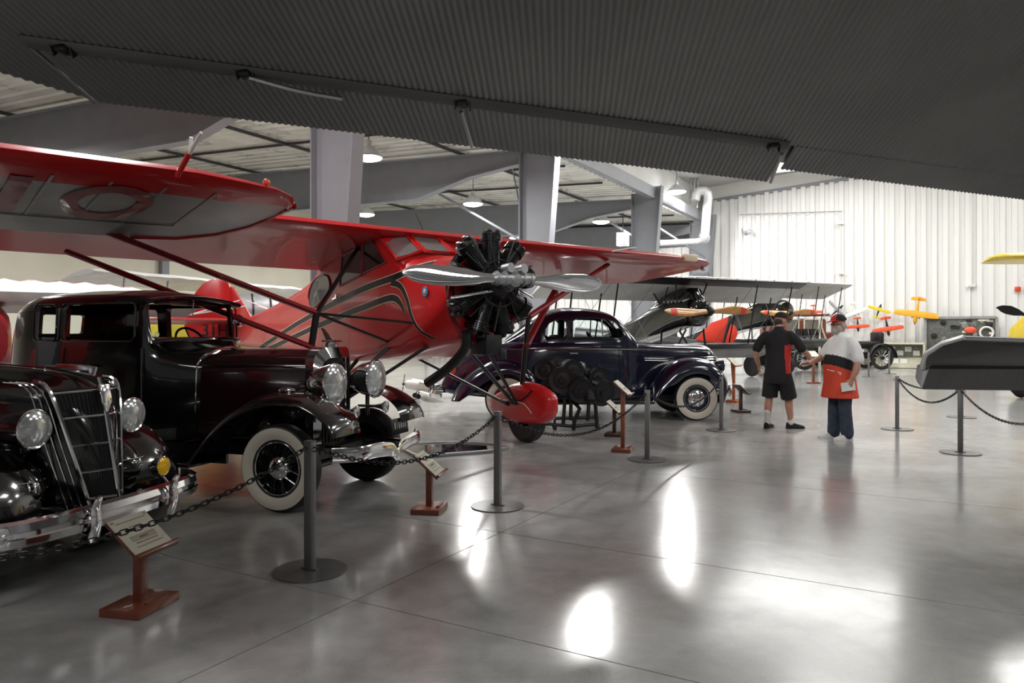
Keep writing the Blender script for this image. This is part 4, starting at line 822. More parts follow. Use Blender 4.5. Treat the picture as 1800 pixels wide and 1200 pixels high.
# ---------------------------------------------------------------- rope posts, chains, signs
PH = .80
def post(p, label, h=PH):
    t = empty('barrier_post', (p.x, p.y, 0), math.radians(-25), label, 'post', 'steel barrier posts')
    MB().lathe([(.001, 0), (.228, 0), (.23, .004), (.228, .010), (.001, .012)], (0, 0, 0), (0, 0, 1), 40).build('base_plate', 'base_plate', t)
    MB().box((0, 0, h / 2 + .012), (.055, .055, h)).build('upright', 'post_steel', t, bevel=.004)
    MB().box((0, 0, .016), (.12, .03, .008)).build('foot_tab', 'post_steel', t)
    MB().box((0, 0, h + .014), (.058, .058, .006)).build('top_cap', 'base_plate', t)
    for s in (-1, 1): MB().torus((s * .038, 0, h - .035), (0, 1, 0), .014, .004, 12, 5).build('chain_ring', 'chain_black', t)
    return p
pp = [Vector((-2.83, 2.3, 0)), G(545, 1003), G(875, 890), G(1138, 808), G(1268, 756)]
post(pp[0], 'steel barrier post beside the amber lamp sedan, before its door')
post(pp[1], 'steel barrier post before the whitewall wheel of the tall black sedan')
post(pp[2], 'steel barrier post before the red wheel pant')
post(pp[3], 'steel barrier post beside the tall wooden sign stand, before the coupe')
post(pp[4], 'steel barrier post before the front wheel of the blue coupe')
pq = [G(1577, 754), G(1688, 796), Vector((5.1, 6.7, 0)), Vector((7.9, 12.9, 0))]
post(pq[0], 'steel barrier post with a chain on either side, beyond the grey tailplane tip')
post(pq[1], 'steel barrier post rising behind the grey tailplane')
post(pq[2], 'steel barrier post beside the grey tailplane, at the end of its chain'); post(pq[3], 'steel barrier post far behind the grey tailplane')
for (x, y), l in (((1527, 662), 'steel barrier post before the spoked wheel of the old chassis'), ((1563, 657), 'steel barrier post at the corner of the low cream display case')): post(G(x, y), l)
LK = MB().tube([Vector((a, b, 0)) for a, b in rrect(0, 0, .024, .0125, .0122, 4)], .0042, 6, True).mesh('link', 60); LK.materials.append(MT['chain_black'])
def chain(a, b, sag, label, h=PH - .03, pitch=.037):
    A = Vector((a.x, a.y, h)); B = Vector((b.x, b.y, h)); d = (B - A); d.normalize(); A = A + d * .045; B = B - d * .045
    f = lambda t: A.lerp(B, t) - Vector((0, 0, 4 * sag * t * (1 - t)))
    pts = [f(k / 400) for k in range(401)]; L = [0.]
    for p, q in zip(pts, pts[1:]): L.append(L[-1] + (q - p).length)
    n = int(L[-1] / pitch); t = empty('barrier_chain', A, 0, label, 'chain', 'black barrier chains'); j = 0
    for k in range(n + 1):
        s = L[-1] * k / n
        while j < 399 and L[j + 1] < s: j += 1
        dv = (pts[j + 1] - pts[j]).normalized(); x = dv; y = Vector((0, 0, 1)).cross(x).normalized(); z = x.cross(y)
        if k % 2: y, z = z, -y
        M = Matrix((x, y, z)).transposed().to_4x4(); M.translation = pts[j] - A
        o = bpy.data.objects.new('link', LK); COL.objects.link(o); o.parent = t; o.matrix_local = M
chain(pp[0], pp[1], .27, 'black chain hanging before the grille and bumper of the amber lamp sedan')
chain(pp[1], pp[2], .22, 'black chain hanging before the front bumper of the tall black sedan')
chain(pp[2], pp[3], .30, 'black chain hanging before the dark engine on its stand')
chain(pp[3], pp[4], .26, 'black chain hanging before the door and front wheel of the coupe')
chain(pq[0], pq[1], .24, 'black chain between the two posts by the tailplane tip')
chain(pq[1], pq[2], .24, 'black chain running out from the post behind the tailplane')
chain(pq[0], pq[3], .2, 'black chain running away behind the grey tailplane')
def sign(p, hz, wood, label, rz=-14., pw=.29, phh=.25, bs=1., lines=True, tilt=42):
    t = empty('sign_stand', (p.x, p.y, 0), math.radians(rz), label, 'sign', 'wooden sign stands')
    MB().box((0, 0, .022), (.24 * bs, .33 * bs, .044)).build('base', wood, t, bevel=.005)
    MB().box((0, 0, hz / 2), (.05, .06, hz - .02)).build('post', wood, t, bevel=.003)
    MB().box((.085, .02, .05), (.025, .17, .012)).build('base_ledge', wood, t)
    R = Matrix.Rotation(math.radians(tilt), 4, 'Y'); T = Matrix.Translation((.0, 0, hz)) @ R
    bk = MB().box((0, 0, -.012), (phh, pw, .014)).xf(T).build('back_board', wood, t, bevel=.002)
    pl = MB().box((0, 0, 0), (phh - .006, pw - .006, .006)).xf(T).build('plaque', 'plaque', t)
    MB().box((phh / 2 + .01, 0, .006), (.022, pw + .04, .04)).xf(T).build('ledge', wood, t, bevel=.003)
    if lines:
        rows = [(-.36, .5, .006), (-.20, .2, .010), (-.12, .26, .010), (.06, .42, .018), (.14, .42, .010), (.22, .36, .008), (.32, .45, .006)]
        for a, b, c in rows: MB().box((a * phh, 0, .0045), (c, b * pw * 1.5, .002)).xf(T).build('text_line', 'ink', pl)
        for s in (-1, 1): MB().box((-.42 * phh, s * .42 * pw, .0045), (.014, .02, .002)).xf(T).build('corner_mark', 'ink', pl)
    return t
sign(G(247, 1068), .41, 'wood_red', 'low red wood sign stand before the bumper of the amber lamp sedan', -12)
sign(G(755, 897), .40, 'wood_red', 'low red wood sign stand between two posts before the tall black sedan', -8)
sign(G(1095, 792), .80, 'wood_red', 'tall brown wood sign stand before the door of the blue coupe', -18)
sign(G(1080, 765), .42, 'wood_dark', 'low dark wood sign stand beside the dark engine stand', -18)
sign(G(1290, 706), .86, 'wood_orange', 'tall orange wood sign stand beyond the bumper of the coupe', -38, lines=False)
sign(G(1302, 724), .44, 'wood_dark', 'low dark wood sign stand turned edge on beside the orange stand', 12, lines=False)
sign(G(1430, 674), .86, 'wood_red', 'tall wood sign stand between the two men before the biplane', -60, pw=.36, lines=False)
# ---------------------------------------------------------------- dark engine on a wheeled stand
es_ = empty('engine_on_stand', (.97, 11.35, 0), math.radians(-70), 'dark radial engine with drum shaped cylinders on a black wheeled stand', 'engine')
def dr(px, py, r, Y, ln, nm='cylinder', m='engine_grey', ax=(.12, -.9, .0), fins=True):
    p = P(px, py, Y); R0 = Matrix.Rotation(-es_.rotation_euler.z, 4, 'Z') @ Matrix.Translation(-es_.location)
    a = Vector(ax).normalized(); pr = [(.001, .035), (r * .22, .035), (r * .26, .008), (r * .6, .0), (r * .64, -.012), (r * .9, -.006)]
    h = 0
    while h < ln: pr += [(r, -h), (r, -h - .012), (r * .88, -h - .016), (r * .88, -h - .028)]; h += .03
    pr += [(r * .8, -ln), (.001, -ln)]
    return MB().lathe(pr, p, a, 24).xf(R0).build(nm, m, es_, smooth=40)
for px, py, r, Y in ((957, 650, .16, 11.2), (985, 640, .15, 11.4), (988, 668, .20, 11.0), (1022, 687, .19, 10.95), (1060, 692, .20, 11.1), (1052, 664, .15, 11.3), (964, 684, .15, 11.2), (1030, 655, .14, 11.4)):
    dr(px, py, r, Y, .3, ax=((px - 1008) * .006, -.9, (667 - py) * .008))
dr(1008, 652, .17, 11.05, .34, 'crankcase'); dr(1037, 704, .09, 11.0, .2, 'oil_sump', ax=(.1, -.3, -.9)); dr(1024, 642, .05, 11.1, .12, 'fuel_fitting', 'dull_alu')
def lp(px, py, Y):
    p = P(px, py, Y) - es_.location; p.rotate(Matrix.Rotation(-es_.rotation_euler.z, 3, 'Z')); return p
for (a, b) in (((993, 700), (990, 745)), ((1004, 700), (1003, 738)), ((1035, 705), (1033, 738)), ((1046, 705), (1050, 752))):
    MB().tube([lp(*a, 11.2), lp(*b, 11.25)], .03, 8).build('stand_leg', 'black_satin', es_)
MB().tube([lp(1005, 703, 11.2), lp(1019, 718, 11.1), lp(1010, 738, 11.1), lp(1008, 756, 11.1)], .03, 8).build('stand_leg', 'black_satin', es_)
for a, b in (((945, 750), (1008, 756)), ((1008, 756), (1052, 752)), ((975, 742), (1045, 740))): MB().tube([lp(*a, 11.25) + Vector((0, 0, .06)), lp(*b, 11.25) + Vector((0, 0, .06))], .025, 8).build('stand_rail', 'black_satin', es_)
for px, py in ((943, 752), (1008, 758), (1050, 754), (975, 744)):
    q = lp(px, py, 11.25); MB().cyl((q.x, q.y - .02, .045), (q.x, q.y + .02, .045), .045, n=16).bar((q.x, q.y, .05), (q.x, q.y, .16), .03, .03).build('caster', 'rubber', es_)
# ---------------------------------------------------------------- polished metal tray on the floor
tc = G(795, 790); tr_ = empty('metal_tray', tc, 0, 'thin leaf shaped polished metal tray lying on the concrete between two barrier posts', 'tray')
tp_ = [G(p.x, p.y) - tc for p in catmull([(690, 785, 0), (740, 782, 0), (800, 780, 0), (860, 783, 0), (894, 788, 0), (860, 795, 0), (800, 800, 0), (738, 804, 0), (716, 796, 0)], 4, True)]
MB().prism([p + Vector((0, 0, .006)) for p in tp_], (0, 0, .012)).build('sheet', 'polished_alu', tr_)
MB().tube([p + Vector((0, 0, .026)) for p in tp_], .013, 6, True).build('rolled_rim', 'dull_alu', tr_, smooth=60)
MB().prism([p * .96 for p in tp_], (0, 0, .006)).build('underside', 'black_satin', tr_)
# ---------------------------------------------------------------- model aeroplanes
def model(nm, M, sc, cw, cf, label, biplane=False, group='model aeroplanes on the end wall', cat='model plane', trim=None):
    """flat model: x forward, y left, z up; sc = wing span"""
    t = empty(nm, (0, 0, 0), 0, label, cat, group); t.matrix_world = M; h = sc / 2
    MB().rings([[Vector((x, r * math.cos(a), r * math.sin(a) * 1.2)) for a in [2 * math.pi * k / 10 for k in range(10)]] for x, r in ((.28 * sc, .015 * sc), (.25 * sc, .045 * sc), (.05 * sc, .055 * sc), (-.25 * sc, .025 * sc), (-.4 * sc, .012 * sc))]).build('fuselage', cf, t, smooth=60)
    for z in ((.05, -.06) if biplane else (.055,)):
        wing(t, 'wing', [(y * h, .12 * sc - abs(y) ** 4 * .02 * sc, z * sc, .16 * sc * (1 - .35 * abs(y) ** 6), 0, 1) for y in (-1, -.95, -.8, -.4, 0, .4, .8, .95, 1)], cw, None, th=.10)
        if biplane and z > 0:
            for y in (-.6, .6): MB().cyl((.06 * sc, y * h, -.05 * sc), (.06 * sc, y * h, .06 * sc), .004 * sc, n=5).build('strut', 'black_satin', t)
    wing(t, 'tailplane', [(y * h * .34, -.30 * sc, .02 * sc, .10 * sc * (1 - .4 * abs(y) ** 4), 0, .6) for y in (-1, -.8, 0, .8, 1)], cw, None, th=.08)
    MB().prism([(-.3 * sc, -.004 * sc, .02 * sc), (-.36 * sc, -.004 * sc, .11 * sc), (-.41 * sc, -.004 * sc, .10 * sc), (-.41 * sc, -.004 * sc, .0)], (0, .008 * sc, 0)).build('fin', cw, t)
    MB().box((.295 * sc, 0, 0), (.006 * sc, .02 * sc, .22 * sc)).cyl((.28 * sc, 0, 0), (.31 * sc, 0, 0), .012 * sc, n=8).build('propeller', 'black_satin', t)
    for s in (-1, 1): MB().cyl((.1 * sc, s * .03 * sc, -.04 * sc), (.12 * sc, s * .08 * sc, -.12 * sc), .006 * sc, n=5).cyl((.12 * sc, s * .07 * sc, -.12 * sc), (.12 * sc, s * .095 * sc, -.12 * sc), .03 * sc, n=14).build('wheel', 'rubber', t)
    if trim: MB().tube([(.2 * sc, -.056 * sc, .02 * sc), (-.3 * sc, -.03 * sc, .0)], .006 * sc, 5).build('side_stripe', trim, t)
    return t
def WP(px, py, u=34.6):
    r = Vector(((px - 900) / F, 1, -(py - HY) / F)); k = u / r.dot(UV_); return Vector((0, 0, CH)) + r * k
def wall_M(p, roll, yaw=0.):           # model hung flat: its top faces the hall
    z = -UV_; x = (VV_ * math.cos(roll) + Vector((0, 0, 1)) * math.sin(roll)); y = z.cross(x)
    M = Matrix((x, y, z)).transposed().to_4x4() @ Matrix.Rotation(yaw, 4, 'Y'); M.translation = p; return M
for px, py, sp_px, roll, cw, cf, lab in ((1545, 545, 36, 1.25, 'yellow', 'black_satin', 'small yellow winged model plane with black body on the white wall'), (1611, 549, 66, -1.72, 'orange', 'orange', 'large orange high wing model plane on the white wall'), (1560, 576, 48, -1.4, 'red_orange', 'black_satin', 'coral red model plane with black body beside the orange one'), (1508, 572, 36, -1.5, 'red_orange', 'black_satin', 'small coral model plane above the old chassis wheel'), (1503, 548, 42, -1.2, 'model_white', 'model_white', 'white model glider on the wall above the coral planes'), (1430, 547, 28, -1.55, 'red_orange', 'red_orange', 'tiny red model plane beside the biplane wing struts'), (1472, 545, 40, .75, 'dull_alu', 'black_satin', 'grey and black model biplane slanting on the white wall')):
    p = WP(px, py, 34.55 if sp_px < 60 else 34.4); sc = sp_px / F * p.y; model('model_plane', wall_M(p, roll), sc * 1.05, cw, cf, lab)
p = G(752, 700); M = Matrix.Translation((p.x, p.y, .26)) @ Matrix.Rotation(math.radians(200), 4, 'Z') @ Matrix.Rotation(-.14, 4, 'Y')
model('model_plane', M, 1.9, 'model_white', 'model_white', 'white and red model biplane standing on the concrete under the red nose', True, 'model planes on the floor', trim='red_orange')
# ---------------------------------------------------------------- wall fittings at the far end
dt = empty('ventilation_duct', BP(-8.6, 33.6, 0), BR, 'bent white insulated air duct beside the end wall', 'duct')
def dl(px, py, Y=32.6):
    q = P(px, py, Y) - dt.location; q.rotate(Matrix.Rotation(-BR, 3, 'Z')); return q
MB().tube([dl(1222, 352), dl(1224, 342), dl(1229, 335), dl(1238, 335), dl(1244, 340), dl(1245, 350)] + [dl(1244 - k, 350 + 13 * k) for k in range(1, 5)] + [dl(1239, 412)], .20, 14).build('vertical_run', 'duct_white', dt, smooth=60)
MB().tube([dl(1239, 410), dl(1236, 421), dl(1224, 424), dl(1160, 427)], .13, 12).build('horizontal_run', 'duct_white', dt, smooth=60)
MB().ell(dl(1238, 417), (.26, .26, .28), 14, 10).build('elbow', 'lamp_shell', dt)
for a, b, lb in (((1214, 305), (1213, 365), 'thin vertical pipe farthest from the white duct bend'), ((1220, 305), (1219, 352), 'short thin vertical pipe between two longer ones by the duct'), ((1226, 300), (1226, 365), 'thin vertical pipe close beside the white duct bend')):
    tag(MB().tube([P(*a, 32.9), P(*b, 32.9)], .05, 8).build('service_pipe', 'dull_alu'), lb, 'pipe', 'pipes by the duct')
tag(MB().tube([WP(1300, 377, 34.85), WP(1480, 371, 34.85)], .016, 6).build('sprinkler_pipe', 'dull_alu'), 'thin grey pipe running level along the end wall', 'pipe')
for px, y0, y1, lb in ((1477, 371, 545, 'pale conduit dropping from the level pipe to the model planes'), (1707, 320, 503, 'white conduit dropping to a small box on the end wall')):
    t = MB().tube([WP(px, y0, 34.88), WP(px, y1, 34.88)], .035, 8).build('wall_conduit', 'white_panel'); tag(t, lb, 'conduit')
    for yy in ((392, 480) if px < 1500 else (502,)):
        q = WP(px, yy, 34.82); MB().box(q, (.32, .1, .12)).build('junction_box', 'white_liner', t, bevel=.02)
tag(MB().box(WP(1789, 508, 34.85), (.2, .12, .2)).build('alarm_box', 'red_orange', bevel=.03), 'small red alarm box on the white end wall', 'alarm')
q = WP(1310, 405, 34.7); lt = MB().box(q, (.3, .3, .25)).build('security_light', 'lamp_shell', bevel=.05); tag(lt, 'small grey security light on the end wall corner', 'light'); MB().ell(q + Vector((.1, -.2, -.1)), (.1, .1, .1), 10, 6).build('light_head', 'lamp_shell', lt)
hv = empty('unit_heater', P(1095, 421, 31.), BR, 'white louvred unit heater hanging by the third column', 'heater')
MB().box((0, 0, 0), (.42, .4, .56)).build('case', 'white_panel', hv, bevel=.02)
for k in range(6): MB().box((0, -.21, -.22 + k * .088), (.36, .03, .035), Matrix.Rotation(.5, 4, 'X')).build('louvre', 'dark_wall', hv)
MB().cyl((0, 0, .28), (0, 0, 2.2), .02, n=6).build('hanger_rod', 'purlin_dark', hv)
# display board and low case against the end wall
b0 = BP(5.15, 34.6); db = empty('parts_display_board', WP(1688, 592, 34.55) * Vector((1, 1, 0)) if False else Vector((WP(1688, 592, 34.5).x, WP(1688, 592, 34.5).y, 0)), BR, 'glass fronted board of engine parts against the white end wall', 'display')
zb, zt = WP(1688, 640, 34.5).z, WP(1688, 558, 34.5).z; hw_ = 48 / F * WP(1688, 592, 34.5).y * 1.12
MB().box((0, .05, (zb + zt) / 2), (2 * hw_, .12, zt - zb)).build('back_board', 'green_grey', db, bevel=.02)
for a, b in (((-hw_, zb), (-hw_, zt)), ((hw_, zb), (hw_, zt)), ((-hw_, zt), (hw_, zt)), ((-hw_, zb), (hw_, zb))): MB().bar((a[0], -.03, a[1]), (b[0], -.03, b[1]), .06, .1).build('frame', 'dull_alu', db)
random.seed(3)
for k in range(16):
    x, z = random.uniform(-.85, .85) * hw_, random.uniform(zb + .15, zt - .15); r = random.uniform(.07, .17)
    MB().lathe([(r * .3, .0), (r * .35, -.05), (r, -.08), (r, -.02), (.001, .0)], (x, -.06, z), (0, -1, 0), 16).build('engine_part', random.choice(['dull_alu', 'black_metal', 'engine_grey', 'photo_grey']), db)
    MB().box((random.uniform(-.9, .9) * hw_, -.05, random.uniform(zb + .1, zt - .1)), (random.uniform(.1, .5), .07, random.uniform(.05, .14))).build('engine_part', random.choice(['dull_alu', 'black_metal', 'plaque', 'engine_grey']), db)
MB().ell((.28 * hw_, -.1, zt - .5), (.22, .06, .14), 12, 8).build('red_part', 'red_orange', db); MB().torus((.72 * hw_, -.1, zt - .6), (0, 1, 0), .22, .04, 24, 8).build('white_ring', 'model_white', db)
for s in (-1, 1): MB().box((s * hw_ * .9, .05, zb / 2), (.08, .1, zb)).build('leg', 'dull_alu', db)
cq = Vector((15.75, 30.25, 0)); dc = empty('display_case', (cq.x, cq.y, 0), BR, 'low cream display case with photographs standing by the end wall', 'cabinet')
MB().box((0, .25, 1.02), (2.2, .5, .06)).build('top', 'cabinet_cream', dc); MB().box((0, .48, .55), (2.2, .04, .95)).build('back', 'cabinet_cream', dc); MB().box((0, .25, .12), (2.2, .5, .2)).build('plinth', 'cabinet_cream', dc)
for s in (-1, 1): MB().box((s * 1.08, .25, .55), (.06, .5, .95)).build('side', 'cabinet_cream', dc)
MB().box((0, .44, .7), (2.0, .02, .5)).build('photo_panel', 'photo_grey', dc)
for k in range(4): MB().box((-.1 + k * .3, .42, .62 if k % 2 else .78), (.24, .02, .2)).build('photo_card', 'paper', dc)
for k in range(3): MB().box((-.3 + k * .32, .3, .3), (.26, .02, .17)).build('photo_card', 'paper', dc)
# ---------------------------------------------------------------- biplanes behind the coupe
def biplane(loc, rz, hub, span, zu, zl, chord, m_f, m_up, m_lo, label, prop_span, le=None, rotary=False, fus_len=6., red_tail=False):
    t = empty('biplane', (loc[0], loc[1], 0), rz, label, 'airplane'); h = span / 2; z = hub
    r = .42 if rotary else .33
    secs = [(-.22, r * .5, z - r * .6, z + r * .5, .14, .14, r * .5, 0), (-.35, r * .9, z - r, z + r * .9, .25, .25, r * .9, 0), (-.9, r, z - r * 1.1, z + r, .2, .2, r, .02), (-1.9, .36, z - .6, z + .16, .2, .12, .32, .04), (-3., .30, z - .85, z - .2, .14, .1, .26, .03), (-fus_len + .6, .06, z - 1.3, z - 1.02, .04, .04, .05, 0)]
    MB().rings([rsec(*s) for s in smooth_tab(secs, 3)]).build('fuselage', m_f, t, smooth=45)
    if rotary: MB().lathe([(.001, .02), (.2, .02), (.36, -.02), (.43, -.14), (.44, -.5), (.40, -.52)], (-.1, 0, z), (1, 0, 0), 28).build('engine_cowl', m_f, t)
    else:
        MB().rings([[Vector((x, p.y, p.z)) for p in rsec(x, w_, z + a, z + b, .1, .05, w_ * .7, .02)] for x, w_, a, b in ((-.22, .15, .05, .30), (-.4, .2, .1, .55), (-.9, .22, .1, .58), (-1.5, .2, .1, .45), (-2., .16, .0, .25))]).build('engine_hood', m_f, t, smooth=50)
        for k in range(6): MB().cyl((-.5 - k * .14, -.16, z + .3), (-.5 - k * .14, -.34, z + .24), .022, n=7).build('exhaust_stub', 'dull_alu', t)
    for zz, m, hs, xo in ((zu, m_up, h, -.35), (zl, m_lo, h * .94, -.75)):
        n = 24; S_ = [(-hs + 2 * hs * k / n, xo - (.25 if k in (0, n) else 0), zz, chord - (.5 if k in (0, n) else 0), .46 if zz == zu else .34, 1. if zz == zu else 1.7) for k in range(n + 1)]
        S_ = [(y, x, z_, c, d, tf * (1. - (.10 if i % 2 else 0))) for i, (y, x, z_, c, d, tf) in enumerate(S_)]
        wing(t, 'upper_wing' if zz == zu else 'lower_wing', S_, m, le if zz == zu else None, th=.09)
        for k in range(13): 
            y = -hs * .97 + 2 * hs * .97 * k / 12; MB().tube([(xo - .04, y, zz + .04), (xo - .4, y, zz + .0), (xo - chord * .7, y, zz - (.26 if zz == zu else .16))], .012, 4).build('rib', m, t)
    for s in (-1, 1):
        for y in (.55 * h, .86 * h):
            for x in (-.6, -1.3): MB().tube([(x - .35, s * y, zl - .0 - .15 * (x < -1)), (x, s * y, zu - .28 * (x < -1) - .06)], .022, 6, flat=.6).build('wing_strut', 'black_satin', t)
            MB().cyl((-.95, s * y, zl + .05), (-.65, s * (y - .3 * h), zu), .006, n=4).build('bracing_wire', 'dull_alu', t)
            MB().cyl((-.65, s * y, zu), (-.95, s * (y - .3 * h), zl + .05), .006, n=4).build('bracing_wire', 'dull_alu', t)
        for a, b in (((-.7, s * .3, z + .2), (-.6, s * .5, zu)), ((-1.3, s * .3, z + .2), (-.75, s * .5, zu)), ((-1.4, s * .3, z + .2), (-1.4, s * .5, zu - .3))): MB().tube([a, b], .02, 6).build('cabane_strut', 'black_satin', t)
        for a in (-.5, -1.4): MB().tube([(a, s * .25, z - .4), (-.85, s * .75, .36)], .025, 6).build('gear_strut', 'black_satin', t)
        MB().lathe([(.08, -.04), (.30, -.05), (.36, 0), (.30, .05), (.08, .04), (.001, .05)], (-.85, s * .85, .36), (0, s, 0), 24).build('wheel', 'rubber', t)
    MB().cyl((-.85, -.85, .36), (-.85, .85, .36), .025, n=8).build('axle', 'black_satin', t)
    ph_ = MB().lathe([(.001, .12), (.06, .1), (.11, .02), (.12, -.1), (.1, -.16)], (.0, 0, z), (1, 0, 0), 20).build('propeller_hub', 'black_satin', t)
    ch = [(0, .12), (.2, .14), (.45, .2), (.7, .19), (.9, .12), (1, .03)]
    for s in (-1, 1):
        b = blade_mb(prop_span / 2, ch, s, 35, 15, .08, .06, .03 * s).xf(Matrix.Translation((.0, 0, z))).build('blade', 'prop_wood', ph_, smooth=60)
        # painted tips
        rg = blade_mb(prop_span / 2, [(a, c * 1.03 + .004) for a, c in ch], s, 35, 15, .09, .06, .03 * s); n = 12
        MB().rings([[Vector(v) + Vector((.0, 0, z)) for v in rg.v[k * n:(k + 1) * n]] for k in range(10, 13)], caps=False).build('tip_band', 'tail_red', b)
    wing(t, 'tailplane', [(y, -fus_len + .9 - abs(y) * .2, z - 1.02, .8 - abs(y) * .2, .1, 1) for y in (-1.3, -1., 0, 1., 1.3)], m_up, None, th=.05)
    MB().prism([(p.x, -.02, p.z) for p in catmull([(-fus_len + .7, 0, z - 1.1), (-fus_len + .5, 0, z - .6), (-fus_len + .1, 0, z - .35), (-fus_len - .25, 0, z - .6), (-fus_len - .2, 0, z - 1.15)], 4, True)], (0, .04, 0)).build('rudder', m_f if not red_tail else 'tail_red', t)
    MB().cyl((-fus_len + .9, 0, z - 1.2), (-fus_len + .5, 0, .02), .03).build('tail_skid', 'black_satin', t)
    return t
HA2 = math.atan2(-.777, .63)
biplane((4.44, 16.5), math.radians(-64), 1.96, 7.4, 2.72, 1.14, 1.55, 'black_paint', 'grey_fabric', 'black_satin', 'black biplane with tilted engine hood and wooden propeller behind the blue coupe', 2.5, 'black_satin', fus_len=6.5)
biplane((9.2, 24.3), math.radians(-60), 2.14, 8.2, 3.2, 1.15, 1.7, 'black_paint', 'grey_fabric', 'black_satin', 'black biplane with round cowl and silver upper wing nearest the end wall', 2.8, None, True, 6.0)
# red tail of an aircraft standing between the biplanes
rt = empty('red_tailed_aircraft', (6.88, 20.6, 0), math.radians(165), 'bright red fin and rudder on a black fuselage between the two biplanes', 'airplane')
tl = lambda px, py: (lambda p: (p - Vector((6.88, 20.6, 0))) )(P(px, py, 20.6))
def tlr(px, py, dy=0.):
    p = tl(px, py); p.rotate(Matrix.Rotation(-math.radians(165), 3, 'Z')); p.y = dy; return p
MB().prism([tlr(*q, -.03) for q in ((1214, 605), (1238, 580), (1250, 567), (1281, 556), (1280, 577), (1270, 605))], (0, .06, 0)).build('fin', 'tail_red', rt, bevel=.015)
MB().prism([tlr(q.x, q.y, -.03) for q in catmull([(1284, 572, 0), (1292, 573, 0), (1297, 586, 0), (1290, 600, 0), (1278, 605, 0), (1275, 600, 0)], 4, True)], (0, .06, 0)).build('rudder', 'tail_red', rt, bevel=.015)
MB().tube([tlr(1284, 556), tlr(1270, 610)], .05, 8).build('rudder_post', 'black_satin', rt)
a, b = tlr(1285, 612), tlr(1160, 600)
MB().rings([[Vector((x, w_ * math.cos(q), zc + hh * math.sin(q))) for q in [2 * math.pi * k / 12 for k in range(12)]] for x, w_, zc, hh in ((a.x, .06, 1.0, .12), (a.x + (b.x - a.x) * .4, .2, 1.0, .25), (b.x, .35, 1.05, .38), (b.x + 2.5 * (1 if b.x > a.x else -1), .4, 1.2, .45))]).build('fuselage', 'black_satin', rt, smooth=60)
MB().cyl((a.x, 0, .95), (a.x * .9, 0, .02), .03).build('tail_skid', 'black_satin', rt)
for s in (-1, 1): MB().tube([(b.x + 2. * (1 if b.x > a.x else -1), s * .3, .9), (b.x + 2. * (1 if b.x > a.x else -1), s * .7, .33)], .03, 6).lathe([(.08, -.04), (.3, -.05), (.33, 0), (.3, .05), (.08, .04)], (b.x + 2. * (1 if b.x > a.x else -1), s * .75, .33), (0, 1, 0), 20).build('gear_leg', 'black_satin', rt)
# ---------------------------------------------------------------- antique vehicles by the end wall
av = empty('wooden_bodied_car', (12.1, 31.2, 0), math.radians(10), 'varnished brown wooden bodied old car with cream window frames beyond the biplanes', 'car')
MB().box((-.2, 0, 1.55), (2.3, 1.4, 1.0)).build('body', 'brown_varnish', av, bevel=.08)
MB().box((-.2, 0, 2.2), (2.5, 1.55, .1)).build('roof', 'brown_varnish', av, bevel=.04)
for x in (-.75, .3):
    MB().box((x, -.71, 1.75), (.75, .02, .5)).build('window', 'grey_glass', av)
    for a, b in (((x - .4, 2.02), (x + .4, 2.02)), ((x - .4, 1.48), (x + .4, 1.48)), ((x - .4, 1.48), (x - .4, 2.02)), ((x + .4, 1.48), (x + .4, 2.02))): MB().bar((a[0], -.72, a[1]), (b[0], -.72, b[1]), .05, .05).build('window_frame', 'cabinet_cream', av)
MB().box((1.4, 0, 1.2), (1.0, .8, .6)).build('hood', 'brown_varnish', av, bevel=.08)
for x in (-1.1, 1.5):
    for s in (-1, 1): MB().lathe([(.34, -.05), (.42, 0), (.34, .05), (.3, .03), (.05, .05), (.001, .06)], (x, s * .7, .42), (0, s, 0), 24).build('wheel', 'rubber', av)
MB().box((.1, 0, .75), (3.2, .8, .16)).build('chassis', 'black_satin', av)
ea = empty('a_frame_easel', (11.9, 28.4, 0), math.radians(-20), 'cream wooden A frame trestle before the varnished car', 'easel')
for s in (-1, 1): MB().bar((0, s * .5, 0), (0, 0, 2.0), .06, .06).build('leg', 'cabinet_cream', ea)
MB().bar((.6, 0, 0), (0, 0, 1.95), .06, .06).build('leg', 'cabinet_cream', ea); MB().bar((0, -.33, .7), (0, .33, .7), .05, .05).build('cross_bar', 'cabinet_cream', ea)
oc = empty('antique_chassis', (13.0, 29.6, 0), math.radians(2), 'bare dark engine and chassis with spoked black wheel before the end wall', 'chassis')
for x in (-1.5, 1.6):
    for s in (-1, 1):
        wq = MB().lathe([(.34, -.05), (.44, -.06), (.47, 0), (.44, .06), (.34, .05)], (0, 0, 0), (0, 1, 0), 28).build('wheel', 'rubber', oc, loc=(x, s * .65, .47))
        for k in range(12): MB().cyl((0, 0, 0), (.36 * math.cos(k * math.pi / 6), 0, .36 * math.sin(k * math.pi / 6)), .018, n=5).build('spoke', 'dull_alu', wq)
        MB().cyl((0, -.09, 0), (0, .09, 0), .07, n=14).build('hub', 'black_metal', wq)
MB().bar((-2., .4, .62), (2., .4, .62), .06, .1).bar((-2., -.4, .62), (2., -.4, .62), .06, .1).build('frame_rails', 'black_metal', oc) if False else None
for s in (-1, 1): MB().bar((-2., s * .4, .62), (2., s * .4, .62), .06, .1).build('frame_rail', 'black_metal', oc)
MB().box((-1.1, 0, 1.05), (1.1, .5, .6)).build('engine_block', 'engine_grey', oc, bevel=.05)
for k in range(4):
    MB().cyl((-1.5 + k * .28, -.05, 1.3), (-1.5 + k * .28, -.05, 1.62), .12, n=14).build('cylinder', 'engine_grey', oc)
    MB().ell((-1.5 + k * .28, -.3, 1.15), (.12, .14, .16), 12, 8).build('valve_chest', 'engine_grey', oc)
